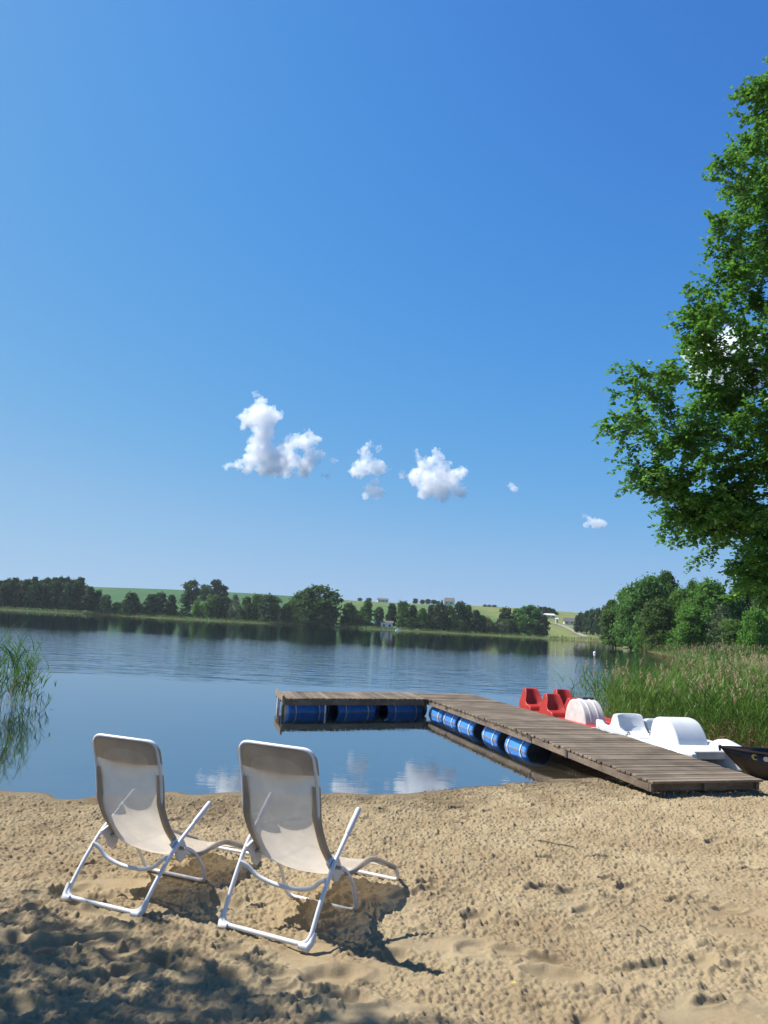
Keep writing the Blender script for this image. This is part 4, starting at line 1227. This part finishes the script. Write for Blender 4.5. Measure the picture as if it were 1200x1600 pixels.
def buoy():
    p = ground_at(929, 1021)
    root = empty('buoy', (p[0], p[1], 0)); tag(root, 'round white buoy floating off the right bank', 'buoy')
    rings = [[(.6 * r_ * math.cos(a), .6 * r_ * math.sin(a), .6 * z) for a in np.linspace(0, 6.283, 17)[:-1]] for r_, z in ((.02, -.15), (.16, -.12), (.24, 0), (.27, .12), (.25, .25), (.16, .36), (.06, .40), (.05, .46), (.01, .47))]
    MB().loft(rings).build('float', M['gelcoat'], root)
    MB().tube([(-.03, 0, .28), (0, 0, .32), (.03, 0, .28)], .009, 6).build('ring', M['dark'], root)
buoy()
# gravel track on the mown slope
def track():
    pts = [at_depth(x, y, Y)[:2] for x, y, Y in ((862, 974, 470), (876, 976, 455), (888, 979, 430), (898, 983, 405), (906, 988, 380), (914, 993, 355))]
    pts = [(p[0], p[1], 0) for p in pts]
    P = smooth_path(pts, 8)
    V, F = [], []
    for i, p in enumerate(P):
        t = np.array(P[min(i + 1, len(P) - 1)]) - np.array(P[max(i - 1, 0)]); t /= np.linalg.norm(t)
        n_ = np.array([-t[1], t[0], 0])
        for s in (-1.8, 1.8):
            q = np.array(p) + n_ * s; V.append((q[0], q[1], H(q[0], q[1]) + .35))
    for i in range(len(P) - 1): F.append((2 * i, 2 * i + 1, 2 * i + 3, 2 * i + 2))
    o = MB().add(V, F).build('path', M['gravel_track']); tag(o, kind='structure')
track()

# ------------------------------------------------------------------ reeds
def blades(P, D0, L, Wd, bend, r, seg=4):
    """tapering strips: base P, start dir D0, length, width, bend (sideways droop dir), -> V,F"""
    n = len(P)
    side = np.cross(D0, np.array([0, 0, 1.0])) + rand_unit(n, r) * .6
    side -= D0 * (side * D0).sum(1)[:, None]; side /= (np.linalg.norm(side, axis=1)[:, None] + 1e-9)
    pts = []
    p = P.copy(); d = D0.copy()
    for k in range(seg + 1):
        t = k / seg
        ww = (Wd * (1 - t) ** .7 * (.55 + .9 * min(t * 3, 1) * .5) + .0008)[:, None]
        pts.append(p - side * ww / 2); pts.append(p + side * ww / 2)
        p = p + d * (L / seg)[:, None]
        d = d + bend * (1.0 / seg); d /= np.linalg.norm(d, axis=1)[:, None]
    V = np.stack(pts, 1).reshape(-1, 3)
    i = np.arange(n)[:, None] * (2 * seg + 2)
    F = np.concatenate([i + np.array([[2 * k, 2 * k + 1, 2 * k + 3, 2 * k + 2]]) for k in range(seg)], 0)
    return V, F
def reed_mesh(name, base, hts, seed, leaves=7, wscale=1.0, dry=.35, plume=.08, lean=.10, stemw=.007, leafw=.020):
    r = np.random.default_rng(seed)
    n = len(base); Vs, Fs, Ms = [], [], []; o = 0
    def push(V, F, m):
        nonlocal o
        Vs.append(V); Fs.append(F + o); Ms.append(np.full(len(F), m)); o += len(V)
    D = np.stack([r.normal(0, lean, n), r.normal(0, lean, n), np.ones(n)], 1); D /= np.linalg.norm(D, axis=1)[:, None]
    bd = np.stack([r.normal(.05, .12, n), r.normal(0, .10, n), np.zeros(n)], 1)
    isdry = r.random(n) < dry
    V, F = blades(base[~isdry], D[~isdry], hts[~isdry], np.full((~isdry).sum(), stemw * wscale), bd[~isdry], r); push(V, F, 0)
    V, F = blades(base[isdry], D[isdry], hts[isdry] * r.uniform(.45, .95, isdry.sum()), np.full(isdry.sum(), stemw * 1.15 * wscale), bd[isdry] * 1.5, r, 3); push(V, F, 1)
    # leaves
    g = np.nonzero(~isdry)[0]
    idx = np.repeat(g, leaves)
    t = r.uniform(.28, .97, len(idx))
    az = r.uniform(0, 6.283, len(idx))
    out = np.stack([np.cos(az), np.sin(az), np.zeros(len(idx))], 1)
    Pm = base[idx] + D[idx] * (hts[idx] * t)[:, None] + bd[idx] * (hts[idx] * t ** 2 * .45)[:, None]
    up = r.uniform(1.2, 3.6, len(idx))[:, None]
    d0 = out + np.array([0, 0, 1.0]) * up; d0 /= np.linalg.norm(d0, axis=1)[:, None]
    bend = out * r.uniform(.2, .9, len(idx))[:, None] + np.array([0, 0, -1.0]) * r.uniform(.1, 1.0, len(idx))[:, None]
    V, F = blades(Pm, d0, hts[idx] * r.uniform(.16, .34, len(idx)), leafw * wscale * r.uniform(.6, 1.2, len(idx)), bend, r); 
    low = t < .42
    push(V, F, 0)
    # dead leaves low down
    k = np.nonzero(r.random(n) < .7)[0]; idx = np.repeat(k, 2); t = r.uniform(.08, .5, len(idx)); az = r.uniform(0, 6.283, len(idx))
    out = np.stack([np.cos(az), np.sin(az), np.zeros(len(idx))], 1)
    Pm = base[idx] + D[idx] * (hts[idx] * t)[:, None]
    d0 = out * .8 + np.array([0, 0, 1.0]) * r.uniform(.3, 2, len(idx))[:, None]; d0 /= np.linalg.norm(d0, axis=1)[:, None]
    V, F = blades(Pm, d0, r.uniform(.15, .4, len(idx)), leafw * .7 * wscale * np.ones(len(idx)), out * .3 + np.array([0, 0, -1.4]), r, 3); push(V, F, 1)
    # plumes
    k = np.nonzero(r.random(n) < plume)[0]
    if len(k):
        idx = np.repeat(k, 16); t = r.uniform(0, 1, len(idx)); az = r.uniform(0, 6.283, len(idx))
        out = np.stack([np.cos(az), np.sin(az), np.zeros(len(idx))], 1)
        top = base[idx] + D[idx] * (hts[idx] * 1.0)[:, None] + bd[idx] * (hts[idx] * .42)[:, None]
        Pm = top + np.array([0, 0, 1.0]) * (t * .20)[:, None] + bd[idx] * (t * .25)[:, None]
        d0 = out * .55 + np.array([.15, 0, 1.0]); d0 /= np.linalg.norm(d0, axis=1)[:, None]
        V, F = blades(Pm, d0, r.uniform(.05, .13, len(idx)) * (1.15 - t * .6), .014 * wscale * np.ones(len(idx)), out * .5 + np.array([.2, 0, -.6]), r, 2); push(V, F, 2)
    return big_mesh(name, np.concatenate(Vs), np.concatenate(Fs), False, np.concatenate(Ms))
def in_poly(x, y, poly):
    ins = np.zeros(len(x), bool); n = len(poly)
    for i in range(n):
        ax, ay = poly[i]; bx, by = poly[(i + 1) % n]
        c = (ay > y) != (by > y)
        ins ^= c & (x < ax + (y - ay) / (by - ay + 1e-12) * (bx - ax))
    return ins
RM = [M['reed_green'], M['reed_dry'], M['reed_plume']]
def reed_bed():
    r = np.random.default_rng(41)
    poly = [(4.45, 18.0), (5.4, 15.6), (6.4, 14.1), (7.6, 13.2), (9.5, 13.0), (14, 13.2), (26, 20), (40, 42), (33, 46), (24.5, 45), (17, 32), (11.5, 25), (7.5, 21.5), (5.6, 19.6)]
    n = 95000
    x = r.uniform(4, 40, n); y = 12.8 + 33 * r.random(n) ** 1.9
    k = in_poly(x, y, poly)
    # thin out with distance and on the ragged left edge
    dens = np.clip(1.25 - (y - 14) / 40, .25, 1)
    edge = np.clip((x - (4.4 + np.maximum(0, y - 18) * .40)) / 1.6, .26, 1)
    k &= r.random(n) < dens * edge
    k &= (np.abs(vnoise(x * .8 + 3, y * .8 + 3, 77)) * 2 < r.random(n) * .9 + .35)
    x, y = x[k], y[k]
    hts = (1.22 + .28 * vnoise(x * .5 + 20, y * .5 + 20, 78) * 2 * .5) * r.uniform(.68, 1.10, len(x)) + np.clip((y - 16) * .008, 0, .2)
    zb = np.maximum(height(x, y), -.35) - .05
    base = np.stack([x, y, zb], 1)
    hts = hts - np.minimum(zb, 0) * .8
    far = y > 24
    me = reed_mesh('reeds', base[~far], hts[~far], 1, 7, 1.05, .28, .06, .06, .007, .022)
    o = link('reeds', me, RM); tag(o, 'dense green reed bed with brown stalks behind the pedal boats', 'reeds', kind='stuff')
    me = reed_mesh('reeds', base[far], hts[far], 2, 5, 1.7, .40, .30, .08)
    o = link('reeds', me, RM); tag(o, 'farther reed bed with tan plumes below the right bank trees', 'reeds', kind='stuff')
    # reed meadow along the right bank
    n = 26000
    x = r.uniform(14, 90, n); y = r.uniform(36, 128, n)
    d = lake_dist(x, y)
    k = (d > -2.0) & (d < 34) & (r.random(n) < np.clip(1.2 - y / 150, .3, 1))
    x, y = x[k], y[k]
    base = np.stack([x, y, np.maximum(height(x, y), -.2)], 1)
    me = reed_mesh('reeds', base, r.uniform(.8, 1.5, len(x)), 3, 3, 4.5, .5, .25, .10)
    o = link('reeds', me, RM); tag(o, 'pale reed meadow along the foot of the right bank trees', 'reeds', kind='stuff')
    # belt along the far shore
    n = 30000
    x = r.uniform(-230, 100, n); y = r.uniform(296, 346, n)
    d = lake_dist(x, y)
    k = (d > -3.5) & (d < 4.0) & (vnoise(x * .035 + 9, y * 0 + 2, 66) > -.16)
    x, y = x[k], y[k]
    base = np.stack([x, y, np.maximum(height(x, y), -.1)], 1)
    me = reed_mesh('reeds', base, r.uniform(.9, 1.7, len(x)), 4, 2, 16, .45, .0, .08)
    o = link('reeds', me, RM); tag(o, 'thin pale reed belt along the far shore waterline', 'reeds', kind='stuff')
reed_bed()
def reed_clumps():
    r = np.random.default_rng(8)
    for (px, py, n, spr, h0, lean, lb) in [(4, 1104, 58, .22, 1.40, .09, 'thickest clump of reeds standing in the water at the left edge'),
                                  (26, 1100, 16, .16, 1.18, .11, 'reed clump right behind the thickest one at the left edge'),
                                  (44, 1100, 15, .10, .92, .16, 'thin middle clump of reeds in the water at left'),
                                  (67, 1109, 6, .05, .66, .22, 'few bent reeds standing apart, nearest to the left lounger')]:
        c = ground_at(px, py)
        base = np.stack([c[0] + r.normal(0, spr, n), c[1] + r.normal(0, spr, n), np.full(n, -.25)], 1)
        hts = h0 * r.uniform(.6, 1.05, n) + .25
        me = reed_mesh('reed_clump', base - np.array([c[0], c[1], 0]), hts, 50 + px, 8, 1.0, .10, 0.0, lean, .008, .022)
        o = link('reed_clump', me, RM); o.location = (c[0], c[1], 0)
        tag(o, lb, 'reeds', 'reed clumps at the left edge')
    c = ground_at(-45, 1104); n = 90
    base = np.stack([r.normal(0, .35, n), r.normal(0, .35, n), np.full(n, -.25)], 1)
reed_clumps()

# ------------------------------------------------------------------ overhanging alder at the right
def alder():
    r = np.random.default_rng(17)
    base = np.array([10.6, 13.4, H(10.6, 13.4)])
    Ht = 15.0
    tp = smooth_path([(0, 0, -.4), (-.15, .05, 2.5), (-.3, 0, 5.5), (-.35, .1, 9), (-.6, .05, 12), (-.8, 0, Ht - .5)], 6)
    tp = [np.array(p) for p in tp]
    tr = MB(); tr.tube(tp, [.27 * (1 - .9 * (i / (len(tp) - 1))) + .03 + .10 * math.exp(-i * .8) for i in range(len(tp))], 12)
    def trunk_at(z):
        zs = np.array([p[2] for p in tp]); i = int(np.clip(np.searchsorted(zs, z), 1, len(tp) - 1))
        f_ = (z - zs[i - 1]) / (zs[i] - zs[i - 1] + 1e-9); return tp[i - 1] * (1 - f_) + tp[i] * f_
    tips = []
    vis = [(1187, 122, 13), (1150, 143, 12.5), (1155, 215, 12), (1112, 252, 12), (1135, 290, 13), (1110, 352, 12), (1117, 410, 12.5), (1078, 436, 11.6),
           (1020, 482, 11.6), (1048, 492, 12.6), (1012, 537, 12), (1050, 560, 12.6), (950, 582, 11.6), (929, 650, 11.6), (975, 620, 12.4), (985, 700, 12.2), (959, 733, 11.6), (975, 772, 12),
           (1000, 808, 12.6), (1018, 852, 12), (1060, 852, 12.6), (1085, 830, 11.6), (1117, 862, 12), (1142, 893, 12.6), (1162, 925, 12), (1186, 942, 12.5),
           (1110, 640, 13.0), (1080, 660, 11.4), (1040, 690, 12.8), (1060, 740, 11.5), (1100, 730, 12.6), (1040, 790, 12.6), (1100, 790, 13.2), (1150, 800, 12.2), (1140, 845, 13), (1180, 880, 13.2),
           (1150, 470, 12.6), (1130, 520, 13.4), (1165, 540, 12), (1150, 600, 12.4), (1180, 660, 11.8), (1150, 690, 13.2), (1190, 740, 12.4), (1170, 280, 13), (1180, 350, 12.2), (1165, 400, 13.4), (1195, 450, 12), (1190, 200, 12.6), (1192, 560, 13.4), (1195, 900, 11.8), (1200, 820, 12.6),
           (1195, 130, 12.2), (1210, 90, 13), (1215, 170, 13.4), (1205, 260, 12.2), (1160, 330, 12.4), (1205, 330, 13.4), (1205, 400, 12.6), (1140, 560, 11.8), (1100, 600, 12.2), (1120, 690, 11.8), (1070, 610, 12.9), (1170, 720, 12.0), (1120, 760, 12.2), (1075, 775, 12.9)]
    for x, y, Y in vis: tips.append((at_depth(x + (46 if x < 1030 else 24) + (26 if 425 < y < 600 else 0), y - (42 if y > 800 and x < 1130 else 14 if y > 800 else -4), Y) - base, 1.0))
    for _ in range(46):           # the rest of the round crown
        a = r.uniform(-1.9, 1.9); z = r.uniform(3.2, Ht + .5); rr = 5.4 * math.sqrt(max(.08, 1 - ((z - 6.5) / 9.2) ** 2)) * r.uniform(.75, 1.0)
        tips.append((np.array([math.cos(a) * rr, math.sin(a) * rr, z]), .75))
    LP, LD, LN = [], [], []
    def grow_leaves(P, dens):
        """leaves along a twig polyline"""
        P = np.array(P); seg = np.diff(P, axis=0); L = np.linalg.norm(seg, axis=1); tot = L.sum()
        n = max(3, int(tot / .040 * dens))
        t = (np.arange(n) + r.uniform(.2, .8, n)) / n * tot
        cs = np.concatenate([[0], np.cumsum(L)]); i = np.clip(np.searchsorted(cs, t) - 1, 0, len(L) - 1)
        f_ = ((t - cs[i]) / L[i])[:, None]
        pos = P[i] * (1 - f_) + P[i + 1] * f_
        td = seg[i] / L[i][:, None]
        az = r.uniform(0, 6.283, n)
        side = np.stack([np.cos(az), np.sin(az), r.uniform(-.5, .35, n)], 1)
        d = side + td * .6; d /= np.linalg.norm(d, axis=1)[:, None]
        nr = np.array([0, 0, 1.0]) + rand_unit(n, r) * .75; nr /= np.linalg.norm(nr, axis=1)[:, None]
        LP.append(pos + d * .012); LD.append(d); LN.append(nr)
    # each bough springs from the trunk or from the nearest older bough below it
    nodes = [np.array(p) for p in tp[6:]]; ndir = [np.array([0, 0, 1.0])] * len(nodes); nrad = [.10 * (1 - .8 * i / len(nodes)) for i in range(len(nodes))]
    def dist_trunk(t_): return math.hypot(t_[0] + .4, t_[1])
    for tip, dens in sorted(tips, key=lambda q: dist_trunk(q[0])):
        NA = np.array(nodes); dv = tip - NA; dl = np.linalg.norm(dv, axis=1) + 1e-6
        hd = np.hypot(dv[:, 0], dv[:, 1])
        slope = dv[:, 2] / (hd + .2)
        back = ((NA[:, 0] + .4) * tip[0] + NA[:, 1] * tip[1]) / (np.hypot(NA[:, 0] + .4, NA[:, 1]) + .05) / (np.hypot(tip[0], tip[1]) + .05)
        cost = dl * (1 + 1.1 * np.abs(slope - .30)) + np.where(dl < .9, 3.0, 0) + np.where(np.hypot(NA[:, 0] + .4, NA[:, 1]) > dist_trunk(tip) - .35, 4.0, 0)
        j = int(np.argmin(cost)); a = nodes[j]
        v = tip - a; Lm = np.linalg.norm(v)
        sag = .07 * Lm
        P = smooth_path([a, a + v * .3 + ndir[j] * .06 * Lm + np.array([r.normal() * .05, r.normal() * .05, sag * .8]), a + v * .68 + np.array([r.normal() * .05, r.normal() * .05, sag]), tip], 6)
        P = [np.array(p) for p in P]
        r0 = min(nrad[j] * .8, .0085 * Lm + .010)
        tr.tube(P, [max(.003, r0 * (1 - .93 * i / (len(P) - 1))) for i in range(len(P))], 6)
        for i in range(2, len(P) - 1, 2):
            dd_ = P[i + 1] - P[i - 1]
            nodes.append(P[i]); ndir.append(dd_ / np.linalg.norm(dd_)); nrad.append(r0 * (1 - .8 * i / (len(P) - 1)) + .004)
        v = v / Lm
        nsub = int(Lm * 5.0 * dens) + 7
        for s in range(nsub):
            t = .12 + .88 * (s + r.random()) / nsub
            q = t * (len(P) - 1); i = min(int(q), len(P) - 2); p = P[i] + (P[i + 1] - P[i]) * (q - i)
            sl_ = (.20 + .72 * (1 - t) ** .8) * r.uniform(.6, 1.2)
            az = (1 if s % 2 else -1) * r.uniform(.35, 1.25)
            d = np.array([v[0] * math.cos(az) - v[1] * math.sin(az), v[0] * math.sin(az) + v[1] * math.cos(az), v[2] + r.normal(-.05, .42)])
            d /= np.linalg.norm(d)
            e = p + d * sl_; m = p + d * sl_ * .5 + np.array([0, 0, .05 * sl_])
            SP = [p, m, e - np.array([0, 0, .05 * sl_])]
            tr.tube(SP, [.004 + .002 * sl_, .0035, .0015], 4, False)
            grow_leaves(SP, 1.5 * dens)
            nt_ = int(sl_ / .075) + 2
            for k in range(nt_):
                tt = .15 + .85 * (k + r.random()) / nt_
                b = SP[0] * (1 - tt) + SP[2] * tt
                d2 = d + rand_unit(1, r)[0] * 1.05; d2 /= np.linalg.norm(d2)
                l2 = r.uniform(.12, .30)
                TP = [b, b + d2 * l2 * .5, b + d2 * l2 + np.array([0, 0, -.03])]
                tr.tube(TP, [.0022, .0018, .001], 3, False)
                grow_leaves(TP, 1.7 * dens)
    P = np.concatenate(LP); D = np.concatenate(LD); Nn = np.concatenate(LN)
    n = len(P)
    s = r.uniform(.050, .090, n)
    cm = leaf_mesh('crown', P, D, Nn, s, s * r.uniform(.72, .88, n), .3)
    root = empty('alder_tree', base); tag(root, 'big leafy tree whose boughs hang over the pier from the right edge', 'tree')
    tr.build('trunk', M['bark'], root)
    link('crown', cm, M['leaf_alder'], root)
    open('/tmp/alder.txt','w').write(str(n))
alder()

# ------------------------------------------------------------------ tree left of the view that shades the near sand
def shade_tree():
    proto('shade', 'round', 6.5, 5.4, 13500, .12, 'leaf_alder', 210, .16)
    tree('shade', 'shade_tree', (-6.85, 4.3, H(-6.85, 4.3)), 9.4, 5.1, 'leafy tree that throws the dappled shade on the sand at lower left', 'tree', None, .6)
shade_tree()

# ------------------------------------------------------------------ litter on the sand
def litter():
    def stick(name, px, py, L, ang, rad, mat, label, cat):
        p = ground_at(px, py, .08); p = ground_at(px, py, sand_z(p[0], p[1]))
        d = np.array([math.cos(ang), math.sin(ang), 0])
        pts = []
        for k in range(5):
            q = p + d * (k / 4 - .5) * L + np.array([-d[1], d[0], 0]) * .03 * L * math.sin(k * 1.7)
            pts.append((q[0] - p[0], q[1] - p[1], max(sand_z(q[0], q[1]) + rad * 1.5 - p[2] + .006, 0)))
        o = MB().tube(smooth_path(pts, 3), rad, 6).build(name, M[mat]); o.location = p
        tag(o, label, cat)
    stick('twig', 868, 1322, .34, -.55, .005, 'bark', 'dark thin twig on the open sand right of the loungers', 'twig')
    stick('straw', 824, 1297, .14, .05, .004, 'straw', 'short yellow straw on the sand beyond the dark twig', 'straw')
    stick('straw', 715, 1286, .13, .5, .004, 'straw', 'pale straw on the sand towards the shoreline', 'straw')
    stick('twig', 1010, 1455, .12, -1.2, .004, 'bark', 'tiny dark twig beside the smooth footprints at right', 'twig')
    p = ground_at(803, 1539, .1); p = ground_at(803, 1539, sand_z(p[0], p[1]) + .01)
    cm = leaf_mesh('leaf', np.array([[-.018, 0, .008]]), np.array([[1., .2, .1]]) / 1.025, np.array([[.1, -.1, 1.]]), np.array([.036]), np.array([.02]))
    o = link('leaf', cm, M['yellow']); o.location = p; tag(o, 'small yellow leaf on the near sand', 'leaf')
litter()
def debris():
    r = np.random.default_rng(77)
    n = 1500
    x = r.uniform(.6, 6.2, n); y = np.interp(x, [.18, 1.3, 2.47, 3.48, 4.6, 6.2], [9.2, 9.85, 10.45, 10.9, 11.3, 11.7]) - np.abs(r.normal(.05, .32, n)) - np.clip(x - 3, 0, 2) * r.random(n) * .8
    z = np.array([sand_z(a, b) for a, b in zip(x, y)]) + .006
    P = np.stack([x, y, z], 1)
    a = r.uniform(0, 6.283, n); D = np.stack([np.cos(a), np.sin(a), r.normal(0, .12, n)], 1)
    Nn = np.array([0, 0, 1.0]) + rand_unit(n, r) * .3
    me = leaf_mesh('debris', P, D / np.linalg.norm(D, axis=1)[:, None], Nn / np.linalg.norm(Nn, axis=1)[:, None], r.uniform(.012, .055, n), r.uniform(.004, .012, n))
    o = link('debris', me, M['debris']); tag(o, 'dark reed litter washed up along the waterline by the pier ramp', 'debris', kind='stuff')
debris()

# ------------------------------------------------------------------ clouds
def cloud_material():
    m, t, out = newmat('cloud')
    v = t.nodes.new('ShaderNodeVolumePrincipled'); v.inputs['Anisotropy'].default_value = .15
    v.inputs['Color'].default_value = (.997, .997, .999, 1)
    tc = N(t, 'TexCoord'); nz = N(t, 'TexNoise', Scale=.028, Detail=4.0, Roughness=.6); t.links.new(tc.outputs['Object'], nz.inputs['Vector'])
    mr = N(t, 'MapRange'); mr.inputs['From Min'].default_value = .34; mr.inputs['From Max'].default_value = .66; mr.inputs['To Min'].default_value = .003; mr.inputs['To Max'].default_value = .045
    t.links.new(nz.outputs[0], mr.inputs[0]); t.links.new(mr.outputs[0], v.inputs['Density'])
    t.links.new(v.outputs[0], out.inputs['Volume'])
    return m
M['cloud'] = cloud_material()
def tex(name, scale, depth=3):
    t = bpy.data.textures.new(name, 'CLOUDS'); t.noise_scale = scale; t.noise_depth = depth; t.noise_basis = 'ORIGINAL_PERLIN'; return t
TXA, TXB, TXC = tex('billow', 55, 2), tex('puff', 20, 2), tex('wisp', 9, 3)
import bmesh
def cloud(blobs, Y, label, seed, k=1.0):
    r = random.Random(seed)
    s = Y / FPX
    xs = [b[0] for b in blobs]; ys = [b[1] for b in blobs]
    c = at_depth(sum(xs) / len(xs), sum(ys) / len(ys), Y)
    bm = bmesh.new()
    for x, y, rad in blobs:
        p = at_depth(x, y, Y + r.uniform(-1, 1) * rad * s * .8) - c
        n0 = len(bm.verts)
        rr = rad * s
        bmesh.ops.create_icosphere(bm, subdivisions=3, radius=rr, matrix=Matrix.Translation(p))
        for _ in range(9):
            a = r.uniform(0, 6.28); e = r.uniform(-.25, 1.2); q = rr * r.uniform(.28, .45)
            d = Vector((math.cos(a) * math.cos(e), math.sin(a) * math.cos(e), math.sin(e))) * rr * .85
            bmesh.ops.create_icosphere(bm, subdivisions=2, radius=q, matrix=Matrix.Translation(Vector(p) + d))
    me = bpy.data.meshes.new('cloud'); bm.to_mesh(me); bm.free()
    o = link('cloud', me, M['cloud']); o.location = c
    m1 = o.modifiers.new('union', 'REMESH'); m1.mode = 'VOXEL'; m1.voxel_size = 3.6
    d1 = o.modifiers.new('billow', 'DISPLACE'); d1.texture = TXA; d1.strength = 60 * k; d1.mid_level = .55; d1.texture_coords = 'LOCAL'
    d2 = o.modifiers.new('wisp', 'DISPLACE'); d2.texture = TXB; d2.strength = 40 * k; d2.mid_level = .55; d2.texture_coords = 'LOCAL'
    d3 = o.modifiers.new('wisp', 'DISPLACE'); d3.texture = TXC; d3.strength = 18 * k; d3.mid_level = .55; d3.texture_coords = 'LOCAL'
    tag(o, label, 'cloud', 'small white clouds over the lake')
cloud([(405, 632, 13), (392, 655, 17), (412, 652, 22), (432, 652, 12), (380, 668, 9), (412, 680, 20), (410, 705, 22), (392, 722, 16), (372, 727, 10), (355, 728, 7), (430, 722, 22), (455, 718, 18), (475, 727, 16), (470, 690, 16), (490, 688, 11), (484, 705, 12), (450, 738, 12), (410, 733, 14), (385, 738, 9), (430, 735, 16), (470, 738, 12), (492, 722, 12), (455, 692, 14), (440, 700, 12), (500, 712, 8), (480, 676, 9), (398, 690, 14), (402, 618, 8)], 3000, 'tallest white cloud, leftmost in the row above the lake', 1)
cloud([(577, 695, 8), (572, 712, 13), (590, 702, 7), (565, 732, 16), (590, 730, 15), (603, 733, 9), (552, 738, 8)], 3000, 'pointed white cloud in the middle of the row above the lake', 2)
cloud([(588, 752, 9), (580, 765, 12), (590, 770, 11), (570, 775, 8)], 3000, 'small white cloud just below the pointed middle one', 3, .7)
cloud([(652, 712, 9), (683, 712, 11), (668, 728, 16), (690, 735, 18), (650, 745, 15), (672, 755, 20), (700, 752, 20), (715, 742, 12), (722, 738, 8), (665, 772, 11), (690, 772, 15), (715, 770, 14), (628, 742, 9)], 3000, 'broad white cloud, rightmost of the large row above the lake', 4)
cloud([(799, 760, 7), (804, 764, 6), (794, 759, 4)], 3000, 'tiny faint cloud right of the broad white cloud', 5, .35)
cloud([(914, 806, 5), (922, 813, 8), (932, 817, 10), (943, 818, 7), (916, 820, 6)], 3000, 'tiny white cloud low in the sky left of the overhanging tree', 6, .5)
cloud([(1085, 552, 20), (1100, 575, 26), (1120, 560, 34), (1150, 555, 40), (1120, 590, 30), (1090, 590, 14), (1170, 590, 36)], 3000, 'white cloud showing through the leaves of the overhanging tree', 7)
cloud([(512, 744, 5), (503, 743, 4), (520, 719, 6), (528, 720, 4)], 3000, 'small wisp at the right foot of the tallest cloud', 8, .35)

# ------------------------------------------------------------------ the summer haze over the lake
def haze():
    m, t, out = newmat('haze')
    v = t.nodes.new('ShaderNodeVolumePrincipled'); v.inputs['Density'].default_value = HAZE
    v.inputs['Color'].default_value = (.86, .93, 1.0, 1); v.inputs['Anisotropy'].default_value = .1
    t.links.new(v.outputs[0], out.inputs['Volume'])
    zt = max(float(GZ.max()) + 16, 42)
    o = MB().box((0, 555, (zt - 20) / 2), (2260, 1760, zt + 20)).build('haze', m, smooth=False)
    tag(o, 'thin blue summer haze over the lake and hills', 'haze', kind='stuff')
HAZE = .00008
haze()
